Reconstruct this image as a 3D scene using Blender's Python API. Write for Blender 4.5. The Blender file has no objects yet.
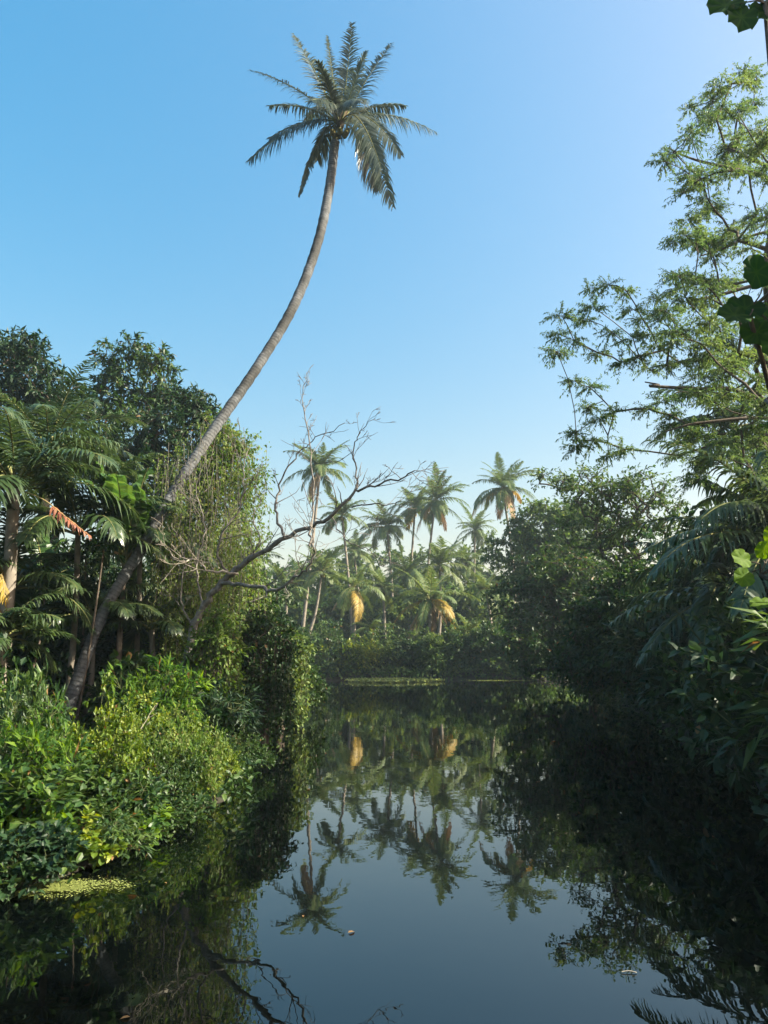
import bpy, math
import numpy as np
from mathutils import Vector, Matrix

rng = np.random.default_rng(11)
scene = bpy.context.scene
COL = scene.collection
PI = math.pi

# ---------------------------------------------------------------- camera
CAM_Z, PITCH, FPX = 1.75, math.radians(10.9), 739.6
SP, CP = math.sin(PITCH), math.cos(PITCH)
def P(px, py, Y):
    """layout helper: the world point at depth Y seen at that place in the frame"""
    a, b = (px-384)/FPX, (py-512)/FPX
    dy, dz = CP + b*SP, SP - b*CP
    t = Y/dy
    return np.array([a*t, Y, CAM_Z + dz*t])
cam = bpy.data.cameras.new('camera'); cam.lens = 26; cam.sensor_width = 36
cam.clip_end = 3000; cam.clip_start = .05
co = bpy.data.objects.new('camera', cam); COL.objects.link(co)
co.location = (0, 0, CAM_Z); co.rotation_euler = (PI/2 + PITCH, 0, 0)
scene.camera = co

# ---------------------------------------------------------------- light
SUN_AZ, SUN_EL = math.radians(98), math.radians(38)
wd = bpy.data.worlds.new('World'); scene.world = wd; wd.use_nodes = True
nt = wd.node_tree
sky = nt.nodes.new('ShaderNodeTexSky'); sky.sky_type = 'NISHITA'; sky.sun_disc = False
sky.sun_elevation = SUN_EL; sky.sun_rotation = SUN_AZ
sky.air_density = 1.5; sky.dust_density = 4.5; sky.ozone_density = 4.0
EXPO = 1.78
def mixcol(a, col):
    m = nt.nodes.new('ShaderNodeMixRGB'); m.blend_type = 'MULTIPLY'; m.inputs[0].default_value = 1
    nt.links.new(a, m.inputs[1]); m.inputs[2].default_value = (*col, 1); return m.outputs[0]
gm = nt.nodes.new('ShaderNodeGamma'); gm.inputs[1].default_value = .6
hs = nt.nodes.new('ShaderNodeHueSaturation'); hs.inputs['Saturation'].default_value = 2.0
nt.links.new(mixcol(sky.outputs[0], (.1, .1, .1)), gm.inputs[0]); nt.links.new(gm.outputs[0], hs.inputs['Color'])
kk = 2**EXPO*.15
nt.links.new(mixcol(hs.outputs[0], (2.6/kk, 2.06/kk, 1.74/kk)), nt.nodes['Background'].inputs[0])
nt.nodes['Background'].inputs[1].default_value = .15
sl = bpy.data.lights.new('sun', 'SUN'); sl.energy = 5.0; sl.angle = math.radians(.5); sl.color = (1, .92, .74)
so = bpy.data.objects.new('sun', sl); COL.objects.link(so)
sd = Vector((math.sin(SUN_AZ)*math.cos(SUN_EL), math.cos(SUN_AZ)*math.cos(SUN_EL), math.sin(SUN_EL)))
so.rotation_euler = (-sd).to_track_quat('-Z', 'Y').to_euler(); so.location = (40, 0, 40)
vs = scene.view_settings
vs.view_transform = 'Standard'; vs.look = 'None'; vs.exposure = EXPO; vs.gamma = 1; vs.use_curve_mapping = False
cy = scene.cycles
cy.max_bounces = 7; cy.diffuse_bounces = 3; cy.glossy_bounces = 3; cy.transmission_bounces = 4
cy.volume_bounces = 0; cy.transparent_max_bounces = 4
cy.use_denoising = True; cy.use_adaptive_sampling = True; cy.adaptive_threshold = .02
cy.sample_clamp_indirect = 4; cy.caustics_reflective = False; cy.caustics_refractive = False

# ---------------------------------------------------------------- materials
def new_mat(name):
    m = bpy.data.materials.new(name); m.use_nodes = True
    n = m.node_tree.nodes; n.clear()
    return m, n, m.node_tree.links
def ramp(n, stops):
    r = n.new('ShaderNodeValToRGB'); e = r.color_ramp.elements
    while len(e) < len(stops): e.new(.5)
    for k, (p, c) in enumerate(stops): e[k].position = p; e[k].color = (*c, 1)
    return r
def leaf_mat(name, stops, trans=.35, rough=.42, spec=.45, tcol=1.5):
    """leaf colour varies from leaf to leaf through the mesh attribute 'tint'"""
    m, n, l = new_mat(name)
    a = n.new('ShaderNodeAttribute'); a.attribute_name = 'tint'
    oi = n.new('ShaderNodeObjectInfo')
    ad = n.new('ShaderNodeMath'); ad.operation = 'MULTIPLY_ADD'; ad.inputs[1].default_value = .18
    sb = n.new('ShaderNodeMath'); sb.operation = 'ADD'; sb.inputs[1].default_value = -.09
    l.new(oi.outputs['Random'], ad.inputs[0]); l.new(a.outputs['Fac'], ad.inputs[2]); l.new(ad.outputs[0], sb.inputs[0])
    r = ramp(n, stops); l.new(sb.outputs[0], r.inputs[0])
    p = n.new('ShaderNodeBsdfPrincipled'); p.inputs['Roughness'].default_value = rough
    p.inputs['Specular IOR Level'].default_value = spec
    l.new(r.outputs[0], p.inputs['Base Color'])
    t = n.new('ShaderNodeBsdfTranslucent')
    hs = n.new('ShaderNodeHueSaturation'); hs.inputs['Hue'].default_value = .485; hs.inputs['Saturation'].default_value = 1.15; hs.inputs['Value'].default_value = tcol
    l.new(r.outputs[0], hs.inputs['Color']); l.new(hs.outputs[0], t.inputs[0])
    mx = n.new('ShaderNodeMixShader'); mx.inputs[0].default_value = trans
    l.new(p.outputs[0], mx.inputs[1]); l.new(t.outputs[0], mx.inputs[2])
    o = n.new('ShaderNodeOutputMaterial'); l.new(mx.outputs[0], o.inputs[0])
    return m
def bark_mat(name, c1, c2, scale=6, rings=0, bump=.4):
    m, n, l = new_mat(name)
    tc = n.new('ShaderNodeTexCoord')
    no = n.new('ShaderNodeTexNoise'); no.inputs['Scale'].default_value = scale; no.inputs['Detail'].default_value = 6; no.inputs['Roughness'].default_value = .65
    l.new(tc.outputs['Object'], no.inputs['Vector'])
    r = ramp(n, [(.32, c1), (.68, c2)]); l.new(no.outputs[0], r.inputs[0])
    p = n.new('ShaderNodeBsdfPrincipled'); p.inputs['Roughness'].default_value = .85; p.inputs['Specular IOR Level'].default_value = .2
    col = r.outputs[0]; hgt = no.outputs[0]
    if rings:
        st = n.new('ShaderNodeTexNoise'); st.inputs['Scale'].default_value = 1.1; st.inputs['Detail'].default_value = 7; l.new(tc.outputs['Object'], st.inputs['Vector'])
        sr = ramp(n, [(.38, (.5, .48, .44)), (.52, (1, 1, 1)), (.66, (1.0, .98, .92)), (.74, (.62, .66, .5))]); l.new(st.outputs[0], sr.inputs[0])
        m0 = n.new('ShaderNodeMixRGB'); m0.blend_type = 'MULTIPLY'; m0.inputs[0].default_value = 1; l.new(col, m0.inputs[1]); l.new(sr.outputs[0], m0.inputs[2]); col = m0.outputs[0]
        a = n.new('ShaderNodeAttribute'); a.attribute_name = 'tint'
        ml = n.new('ShaderNodeMath'); ml.operation = 'MULTIPLY_ADD'; ml.inputs[1].default_value = rings; l.new(a.outputs['Fac'], ml.inputs[0])
        n2 = n.new('ShaderNodeMath'); n2.operation = 'MULTIPLY'; n2.inputs[1].default_value = .5; l.new(no.outputs[0], n2.inputs[0]); l.new(n2.outputs[0], ml.inputs[2])
        fr = n.new('ShaderNodeMath'); fr.operation = 'FRACT'; l.new(ml.outputs[0], fr.inputs[0])
        rr = ramp(n, [(0, (.6, .6, .6)), (.2, (.78, .78, .78)), (.4, (1, 1, 1)), (1, (.9, .9, .9))]); l.new(fr.outputs[0], rr.inputs[0])
        mu = n.new('ShaderNodeMixRGB'); mu.blend_type = 'MULTIPLY'; mu.inputs[0].default_value = 1
        l.new(col, mu.inputs[1]); l.new(rr.outputs[0], mu.inputs[2]); col = mu.outputs[0]
        ah = n.new('ShaderNodeMath'); ah.operation = 'ADD'; l.new(rr.outputs[0], ah.inputs[0]); l.new(no.outputs[0], ah.inputs[1]); hgt = ah.outputs[0]
    b = n.new('ShaderNodeBump'); b.inputs['Strength'].default_value = bump; b.inputs['Distance'].default_value = .03
    l.new(hgt, b.inputs['Height']); l.new(b.outputs[0], p.inputs['Normal'])
    l.new(col, p.inputs['Base Color'])
    o = n.new('ShaderNodeOutputMaterial'); l.new(p.outputs[0], o.inputs[0])
    return m

M = {
 'bright': leaf_mat('leaf_bright', [(0, (.035, .08, .01)), (.5, (.11, .175, .02)), (.93, (.26, .29, .045)), (1, (.20, .12, .045))], .38, .45, .35),  # sunlit yellow-green highlights are put into the leaf colour
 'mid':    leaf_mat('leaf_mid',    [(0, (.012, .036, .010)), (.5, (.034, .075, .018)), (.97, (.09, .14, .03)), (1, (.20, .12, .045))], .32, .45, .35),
 'dark':   leaf_mat('leaf_dark',   [(0, (.007, .022, .009)), (.5, (.016, .042, .016)), (.93, (.042, .08, .024)), (1, (.05, .085, .026))], .25, .5, .3),  # leaf colour lowered to deepen the shade
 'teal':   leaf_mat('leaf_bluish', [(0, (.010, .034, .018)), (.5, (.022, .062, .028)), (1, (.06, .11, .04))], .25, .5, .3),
 'sunny':  leaf_mat('leaf_sunny', [(0, (.025, .06, .018)), (.5, (.065, .12, .032)), (1, (.16, .21, .05))], .35, .5, .3),  # lit look put into a brighter leaf colour
 'feather':leaf_mat('leaf_feathery',[(0, (.045, .095, .032)), (.5, (.085, .15, .05)), (1, (.16, .22, .06))], .45, .5, .3),
 'vine':   leaf_mat('leaf_vine',   [(0, (.05, .105, .018)), (.5, (.10, .175, .032)), (.93, (.19, .22, .07)), (1, (.20, .12, .045))], .45, .55, .25),
 'palm':   leaf_mat('palm_leaflet',[(0, (.02, .045, .016)), (.5, (.042, .075, .024)), (1, (.11, .14, .055))], .28, .36, .6),
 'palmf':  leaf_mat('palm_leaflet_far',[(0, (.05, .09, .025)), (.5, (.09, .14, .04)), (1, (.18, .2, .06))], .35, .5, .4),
 'palmg':  leaf_mat('palm_leaflet_grey',[(0, (.022, .036, .022)), (.5, (.05, .07, .045)), (1, (.16, .18, .13))], .28, .33, .6),
 'palmy':  leaf_mat('palm_leaflet_yellowed', [(0, (.16, .12, .03)), (.5, (.33, .23, .035)), (1, (.40, .30, .09))], .35, .5, .3),
 'palmd':  leaf_mat('palm_leaflet_dry', [(0, (.16, .10, .045)), (.5, (.27, .18, .09)), (1, (.36, .27, .15))], .25, .6, .2),
 'palmr':  leaf_mat('palm_leaflet_rusty', [(0, (.12, .045, .025)), (.5, (.22, .07, .035)), (1, (.28, .16, .08))], .3, .5, .3),
 'banana': leaf_mat('leaf_banana', [(0, (.03, .075, .02)), (.5, (.055, .12, .03)), (1, (.10, .17, .04))], .42, .35, .5),
 'broad':  leaf_mat('leaf_broad',  [(0, (.022, .065, .018)), (.5, (.06, .13, .025)), (.93, (.15, .24, .03)), (1, (.20, .12, .045))], .5, .6, .1),
 'dry':    leaf_mat('leaf_dry',    [(0, (.12, .07, .03)), (.5, (.22, .13, .05)), (1, (.30, .2, .08))], .2, .7, .2),
 'weed':   leaf_mat('water_weed',  [(0, (.11, .14, .035)), (.5, (.19, .23, .06)), (1, (.28, .31, .10))], .2, .6, .3),
 'litter': leaf_mat('leaf_litter', [(0, (.05, .035, .02)), (.5, (.05, .08, .02)), (1, (.14, .11, .05))], .25, .6, .2),
 'bark':   bark_mat('bark_brown', (.05, .038, .028), (.14, .11, .085), 9),
 'barkd':  bark_mat('bark_dead', (.08, .072, .064), (.235, .21, .18), 12),
 'barkp':  bark_mat('bark_pale', (.20, .17, .13), (.36, .32, .26), 12),
 'palmbark': bark_mat('palm_bark', (.062, .066, .07), (.17, .177, .186), 10, rings=13.0, bump=.5),
 'palmbark_far': bark_mat('palm_bark_plain', (.13, .11, .09), (.28, .245, .2), 4, bump=.2),
 'rachis': bark_mat('palm_rachis', (.10, .12, .035), (.22, .2, .08), 8, bump=.1),
 'rachisy': bark_mat('palm_rachis_pale', (.3, .22, .08), (.4, .3, .14), 8, bump=.1),
 'fibre':  bark_mat('palm_fibre', (.06, .045, .03), (.16, .12, .07), 15),
 'nut':    bark_mat('coconut_husk', (.12, .13, .04), (.26, .2, .06), 6, bump=.1),
 'stem':   bark_mat('stem_green', (.05, .07, .025), (.11, .12, .05), 14, bump=.1),
}

# ---------------------------------------------------------------- mesh gathering
class Soup:
    def __init__(s): s.v, s.f, s.t, s.sm, s.n = [], [], [], [], 0
    def add(s, V, F, T=None, smooth=False):
        V = np.asarray(V, float).reshape(-1, 3); F = np.asarray(F, int).reshape(-1, 3)
        if not len(V): return s
        s.v.append(V); s.f.append(F + s.n); s.n += len(V)
        s.t.append(np.full(len(V), .5) if T is None else np.asarray(T, float).reshape(-1))
        s.sm.append(np.full(len(F), smooth)); return s
    def mesh(s, name, mat, origin=(0, 0, 0)):
        me = bpy.data.meshes.new(name)
        V = np.concatenate(s.v) - np.asarray(origin, float); F = np.concatenate(s.f)
        me.vertices.add(len(V)); me.vertices.foreach_set('co', V.astype(np.float32).ravel())
        me.loops.add(len(F)*3); me.loops.foreach_set('vertex_index', F.astype(np.int32).ravel())
        me.polygons.add(len(F)); me.polygons.foreach_set('loop_start', np.arange(0, len(F)*3, 3, dtype=np.int32))
        me.polygons.foreach_set('use_smooth', np.concatenate(s.sm))
        a = me.attributes.new('tint', 'FLOAT', 'POINT'); a.data.foreach_set('value', np.concatenate(s.t).astype(np.float32))
        me.materials.append(mat); me.update(calc_edges=True); me.validate()
        return me
def link(name, me, parent=None, loc=(0, 0, 0)):
    o = bpy.data.objects.new(name, me); COL.objects.link(o); o.location = loc
    if parent is not None: o.parent = parent
    return o
def part(name, soup, mat, root):
    return link(name, soup.mesh(name, mat, root.location), root)
def thing(name, label, cat, loc, group=None):
    o = bpy.data.objects.new(name, None); COL.objects.link(o); o.location = tuple(map(float, loc))
    o.empty_display_size = .2
    o['label'] = label; o['category'] = cat
    if group: o['group'] = group
    return o
def tag(o, label, cat=None, group=None, kind=None):
    o['label'] = label
    if cat: o['category'] = cat
    if group: o['group'] = group
    if kind: o['kind'] = kind
    return o

def unit(a): return a/np.maximum(np.linalg.norm(a, axis=-1, keepdims=True), 1e-9)
# leaf outlines: (along, across, lift)
OVAL = (np.array([(0,0,0),(.3,0,.02),(.65,0,0),(1,0,-.10),(.28,.46,.09),(.66,.40,.06),(.28,-.46,.09),(.66,-.40,.06)], float),
        np.array([(0,1,4),(1,2,5),(1,5,4),(2,3,5),(0,6,1),(1,6,7),(1,7,2),(2,7,3)]))
LANCE = (np.array([(0,0,0),(.45,0,.03),(1,0,-.22),(.35,.5,.06),(.35,-.5,.06)], float),
         np.array([(0,1,3),(1,2,3),(0,4,1),(1,4,2)]))
DIAM = (np.array([(0,0,0),(.45,.5,.06),(1,0,-.08),(.45,-.5,.06)], float), np.array([(0,2,1),(0,3,2)]))
def _round():
    m = 28; th = np.linspace(0, 2*PI, m, endpoint=False); V, T = [], []
    for q in (.33, .68, 1.0):
        x = .5 - .5*q*np.cos(th)*(1 - .14*np.exp(-(th/.4)**2) - .14*np.exp(-((2*PI-th)/.4)**2)); y = .5*q*np.sin(th)
        z = .13*np.abs(y) + .05*q*q*np.sin(7*th+q*3)*(q > .5) - .10*(x-.5)**2 + .02*np.cos(14*th)*q
        V.append(np.c_[x, y, z]); T.append(np.where(np.arange(m) % 4 == 0, .22, -.05) + np.where((np.arange(m) == 0) | (np.arange(m) == m//2), .15, 0))
    V = np.vstack([[(.5, 0, 0)]] + V); T = np.concatenate([[.3]] + T); F = [(0, 1+(i+1) % m, 1+i) for i in range(m)]
    for r_ in range(2):
        for i in range(m):
            a, b = 1+r_*m+i, 1+r_*m+(i+1) % m; F += [(a, b, b+m), (a, b+m, a+m)]
    return V, np.array(F), T
ROUND = _round()
TMPL = dict(oval=OVAL, lance=LANCE, diam=DIAM, round=ROUND)

def put_leaves(soup, tmpl, pos, d, nrm, L, W, tint, smooth=False):
    T, F = TMPL[tmpl][:2]; N = len(pos)
    if N == 0: return
    d = unit(d); s = unit(np.cross(d, nrm)); n2 = np.cross(s, d)
    L = np.broadcast_to(L, (N,))[:, None, None]; W = np.broadcast_to(W, (N,))[:, None, None]
    V = pos[:, None] + T[None, :, 0:1]*L*d[:, None] + T[None, :, 1:2]*W*s[:, None] + T[None, :, 2:3]*L*n2[:, None]
    k = len(T)
    tn = np.repeat(tint, k)
    if len(TMPL[tmpl]) > 2: tn = np.clip(tn + np.tile(TMPL[tmpl][2], N), 0, .92)
    soup.add(V, (F[None] + (np.arange(N)*k)[:, None, None]), tn, smooth)
def put_twigs(soup, a, b, ra, rb):
    """thin three-sided twigs, all at once"""
    N = len(a)
    if N == 0: return
    d = unit(b-a); ref = np.where(np.abs(d[:, 2:3]) < .9, np.array([[0, 0, 1.]]), np.array([[1., 0, 0]]))
    u = unit(np.cross(d, ref)); w = np.cross(d, u)
    ra = np.broadcast_to(ra, (N,))[:, None]; rb = np.broadcast_to(rb, (N,))[:, None]
    rows = []
    for q, r in ((a, ra), (b, rb)):
        for k in range(3):
            c, s_ = math.cos(k*2*PI/3), math.sin(k*2*PI/3); rows.append(q + (u*c + w*s_)*r)
    V = np.stack(rows, 1)
    F = np.array([(0,1,4),(0,4,3),(1,2,5),(1,5,4),(2,0,3),(2,3,5)])
    soup.add(V, F[None] + (np.arange(N)*6)[:, None, None], None, True)
def smooth_path(pts, n):
    """Catmull-Rom through points -> n samples"""
    p = np.asarray(pts, float)
    if len(p) == 2: return p[0] + (p[1]-p[0])*np.linspace(0, 1, n)[:, None]
    q = np.vstack([2*p[0]-p[1], p, 2*p[-1]-p[-2]]); m = len(p)-1
    out = []
    for t in np.linspace(0, m, n):
        i = min(int(t), m-1); u = t-i; a, b, c, d = q[i:i+4]
        out.append(.5*((2*b) + (c-a)*u + (2*a-5*b+4*c-d)*u*u + (3*b-a-3*c+d)*u**3))
    return np.array(out)
def tube(soup, pts, rad, sides=6, cap=True, rough=0):
    p = np.asarray(pts, float); n = len(p); rad = np.broadcast_to(rad, (n,)).astype(float)
    t = unit(np.gradient(p, axis=0)); ref = np.array([.31, .95, .1]); 
    u = unit(np.cross(t, ref)); w = np.cross(t, u)
    th = np.linspace(0, 2*PI, sides, endpoint=False)
    R = rad[:, None]*(1 + (rough*rng.standard_normal((n, sides)) if rough else 0))
    V = p[:, None] + R[..., None]*(np.cos(th)[None, :, None]*u[:, None] + np.sin(th)[None, :, None]*w[:, None])
    F = []
    for i in range(n-1):
        for k in range(sides):
            a, b = i*sides+k, i*sides+(k+1) % sides; F += [(a, b, b+sides), (a, b+sides, a+sides)]
    V = V.reshape(-1, 3); L = np.concatenate([[0], np.cumsum(np.linalg.norm(np.diff(p, axis=0), axis=1))])
    T = np.repeat(L, sides)
    if cap:
        V = np.vstack([V, p[-1] + t[-1]*rad[-1]*.6]); c = len(V)-1; T = np.append(T, L[-1])
        F += [((n-1)*sides+k, (n-1)*sides+(k+1) % sides, c) for k in range(sides)]
    soup.add(V, F, T, True)

def sprays(C, R, nt_, nl, L, W, tmpl='oval', flat=.7, droop=.3, up=.15, wob=.55, tw_r=.004, leaf=None, twig=None, tstart=.25, tb=.5, tv=.2, outward=None):
    """twigs radiating from each clump centre, leaves along every twig"""
    C = np.asarray(C, float); N = len(C); R = np.broadcast_to(R, (N,)).astype(float)
    d = unit(rng.standard_normal((N, nt_, 3))); d[..., 2] = d[..., 2]*flat + up
    if outward is not None: d = d + np.asarray(outward)[:, None]*.7
    d = unit(d); tl = R[:, None]*rng.uniform(.55, 1.1, (N, nt_))
    t = rng.uniform(tstart, 1.05, (N, nt_, nl))
    sag = np.zeros((N, nt_, nl, 3)); sag[..., 2] = -droop*t*t*R[:, None, None]*.35
    pos = C[:, None, None] + d[:, :, None]*(tl[..., None]*t)[..., None] + sag
    ld = d[:, :, None]*.75 + rng.standard_normal((N, nt_, nl, 3))*wob; ld[..., 2] -= droop
    nr = rng.standard_normal((N, nt_, nl, 3))*.45; nr[..., 2] += 1
    tint = np.clip(tb + rng.standard_normal((N, 1, 1))*tv*.7 + rng.standard_normal((N, nt_, nl))*tv, 0, .86); tint[rng.random(tint.shape) < .012] = 1.1
    m = N*nt_*nl; sc = rng.uniform(.65, 1.2, m)
    put_leaves(leaf, tmpl, pos.reshape(-1, 3), ld.reshape(-1, 3), nr.reshape(-1, 3), L*sc, W*sc, tint.ravel())
    if twig is not None:
        e = C[:, None] + d*tl[..., None]; e[..., 2] -= droop*R[:, None]*.35
        put_twigs(twig, np.repeat(C, nt_, 0), e.reshape(-1, 3), tw_r, tw_r*.4)

def grow(soup, trunk, r_base, targets, r_tip=.012, power=.5, sides=5, wob=.12, up=.15, minr=0):
    """limbs from a trunk polyline to every target; radii thicken towards the base"""
    pts = [np.asarray(p, float) for p in trunk]; par = [-1] + list(range(len(pts)-1)); load = [0]*len(pts); kids = len(pts)
    root = pts[0]; tg = np.asarray(targets, float)
    order = np.argsort(np.linalg.norm(tg - pts[-1], axis=1)*.6 + np.linalg.norm(tg - root, axis=1)*.4)
    chains = []
    for k in order:
        q = tg[k]; A = np.array(pts)
        dist = np.linalg.norm(A - q, axis=1); slope = (A[:, 2] - q[2])
        cost = dist + np.maximum(slope, -.2)*.6 + np.where(np.arange(len(A)) < max(1, kids//3), 3, 0)
        i = int(np.argmin(cost)); a = A[i]; ln = dist[i]
        ns = int(np.clip(ln/.5, 2, 6)); s = np.linspace(0, 1, ns+1)[1:]
        mid = (a+q)/2 + rng.standard_normal(3)*wob*ln + np.array([0, 0, up*ln])
        path = [(1-u)**2*a + 2*u*(1-u)*mid + u*u*q for u in s]
        ch = [i]
        for p in path: pts.append(p); par.append(ch[-1]); load.append(0); ch.append(len(pts)-1)
        chains.append(ch); j = ch[-1]
        while j >= 0: load[j] += 1; j = par[j]
    tot = max(load[0], 1)
    rad = lambda j: max(minr, r_tip*max(load[j], 1)**power)
    sc = r_base/ (r_tip*tot**power)
    n0 = len(trunk)
    tr = np.array([max(rad(j)*sc**(1-j/n0), r_tip) for j in range(n0)])
    tube(soup, smooth_path(trunk, n0*3), np.interp(np.linspace(0, n0-1, n0*3), np.arange(n0), tr), 9, rough=.04)
    for ch in chains:
        rr = [min(rad(j), tr[min(j, n0-1)] if j < n0 else 9) for j in ch]; rr[0] = min(rr[0], rad(ch[1])*1.25)
        tube(soup, [pts[j] for j in ch], rr, sides)

def in_ellipsoid(n, c, r, lo=.45, bottom=-.8):
    d = unit(rng.standard_normal((n*3, 3))); d = d[d[:, 2] > bottom][:n]
    return np.asarray(c) + d*np.asarray(r)*(rng.uniform(lo**3, 1, len(d))**(1/3))[:, None]

# ---------------------------------------------------------------- the ground and the pond
SHORE = np.array([(-2.2,1.6),(-2.9,3.2),(-3.1,5.2),(-2.5,6.6),(-2.3,8),(-1.95,9.6),(-2.1,11),(-2.6,12.5),(-2.75,15),(-2.8,20),(-3.6,28),(-5,40),(-6.2,50.5),
                  (-3,52.3),(2,53.5),(8,53),(12.5,50),(11,40),(9,30),(7.2,20),(5.4,12),(4.4,8),(4,5),(3.6,2.5),(2.4,1.5),(0,1.25)], float)
def shore_dist(x, y):
    """signed distance to the shoreline, positive on land"""
    p = np.stack([x.ravel(), y.ravel()], 1); best = np.full(len(p), 1e9); inside = np.zeros(len(p), bool)
    for a, b in zip(SHORE, np.roll(SHORE, -1, 0)):
        ab = b-a; t = np.clip(((p-a)@ab)/(ab@ab), 0, 1); best = np.minimum(best, np.linalg.norm(p-a-t[:, None]*ab, axis=1))
        c = (a[1] > p[:, 1]) != (b[1] > p[:, 1])
        with np.errstate(divide='ignore', invalid='ignore'):
            xi = (b[0]-a[0])*(p[:, 1]-a[1])/(b[1]-a[1]) + a[0]
        inside ^= c & (p[:, 0] < xi)
    return np.where(inside, -best, best).reshape(x.shape)
def wobble(x, y):
    return .5*np.sin(x*.9+1.3*np.sin(y*.7)) + .35*np.sin(y*1.7+x*.6) + .25*np.sin(x*2.9-y*2.3)
def ground_z(x, y):
    x = np.asarray(x, float); y = np.asarray(y, float)
    d = shore_dist(x, y) + .18*wobble(x*1.3, y*1.3)
    hi = np.where(y < 3, .3, .55)
    z = np.where(d > 0, hi*(1-np.exp(-d/2.6))*1.05 + .02*np.clip(d, 0, 20) + .03, np.maximum(d*.45, -.8))
    return z + np.where(d > .3, .09*wobble(x*.8, y*.8)*hi, 0)
def axis(lo, hi, a, b, step):
    mid = np.arange(a, b+.01, step); far = np.geomspace(1, 40, 14)
    return np.concatenate([a - (a-lo)*(far[::-1]/40), mid, b + (hi-b)*(far/40)])
gx, gy = axis(-420, 420, -24, 26, .4), axis(-300, 520, -4, 62, .5)
X, Y = np.meshgrid(gx, gy); Z = ground_z(X, Y)
nx, ny = len(gx), len(gy); I = (np.arange(ny-1)[:, None]*nx + np.arange(nx-1)[None]).ravel()
gs = Soup(); gs.add(np.stack([X, Y, Z], -1), np.concatenate([np.c_[I, I+1, I+nx+1], np.c_[I, I+nx+1, I+nx]]), None, True)
m, n, l = new_mat('soil')
tc = n.new('ShaderNodeTexCoord'); no = n.new('ShaderNodeTexNoise'); no.inputs['Scale'].default_value = .8; no.inputs['Detail'].default_value = 10; no.inputs['Roughness'].default_value = .7
l.new(tc.outputs['Object'], no.inputs['Vector'])
r = ramp(n, [(.3, (.012, .010, .007)), (.5, (.024, .020, .012)), (.62, (.018, .026, .009)), (.8, (.03, .04, .014))]); l.new(no.outputs[0], r.inputs[0])
p = n.new('ShaderNodeBsdfPrincipled'); p.inputs['Roughness'].default_value = .95; l.new(r.outputs[0], p.inputs['Base Color'])
b = n.new('ShaderNodeBump'); b.inputs['Strength'].default_value = .8; b.inputs['Distance'].default_value = .1; l.new(no.outputs[0], b.inputs['Height']); l.new(b.outputs[0], p.inputs['Normal'])
o = n.new('ShaderNodeOutputMaterial'); l.new(p.outputs[0], o.inputs[0])
g = link('ground', gs.mesh('ground', m)); g['kind'] = 'structure'; g['label'] = 'dark earth banks around the pond'

m, n, l = new_mat('pond_water')
tc = n.new('ShaderNodeTexCoord')
n1 = n.new('ShaderNodeTexNoise'); n1.inputs['Scale'].default_value = 1.6; n1.inputs['Detail'].default_value = 3
n2 = n.new('ShaderNodeTexNoise'); n2.inputs['Scale'].default_value = 9; n2.inputs['Detail'].default_value = 2
mp = n.new('ShaderNodeMapping'); mp.inputs['Scale'].default_value = (1, .8, 1); l.new(tc.outputs['Object'], mp.inputs[0])
l.new(mp.outputs[0], n1.inputs['Vector']); l.new(mp.outputs[0], n2.inputs['Vector'])
ma = n.new('ShaderNodeMath'); ma.operation = 'MULTIPLY_ADD'; ma.inputs[1].default_value = .12; l.new(n2.outputs[0], ma.inputs[0]); l.new(n1.outputs[0], ma.inputs[2])
b = n.new('ShaderNodeBump'); b.inputs['Strength'].default_value = .035; b.inputs['Distance'].default_value = .05; l.new(ma.outputs[0], b.inputs['Height'])
p = n.new('ShaderNodeBsdfPrincipled'); p.inputs['Base Color'].default_value = (.0008, .0014, .0014, 1); p.inputs['Roughness'].default_value = .0
p.inputs['IOR'].default_value = 1.55; p.inputs['Specular Tint'].default_value = (.68, .93, 1, 1); l.new(b.outputs[0], p.inputs['Normal'])
o = n.new('ShaderNodeOutputMaterial'); l.new(p.outputs[0], o.inputs[0])
ws = Soup(); ws.add([(-12, -2, 0), (18, -2, 0), (18, 58, 0), (-12, 58, 0)], [(0, 1, 2), (0, 2, 3)])
w = link('water', ws.mesh('water', m)); w['kind'] = 'structure'; w['label'] = 'still dark pond mirroring sky and palms'
def gz(x, y): return float(ground_z(np.array([float(x)]), np.array([float(y)]))[0])

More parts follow.
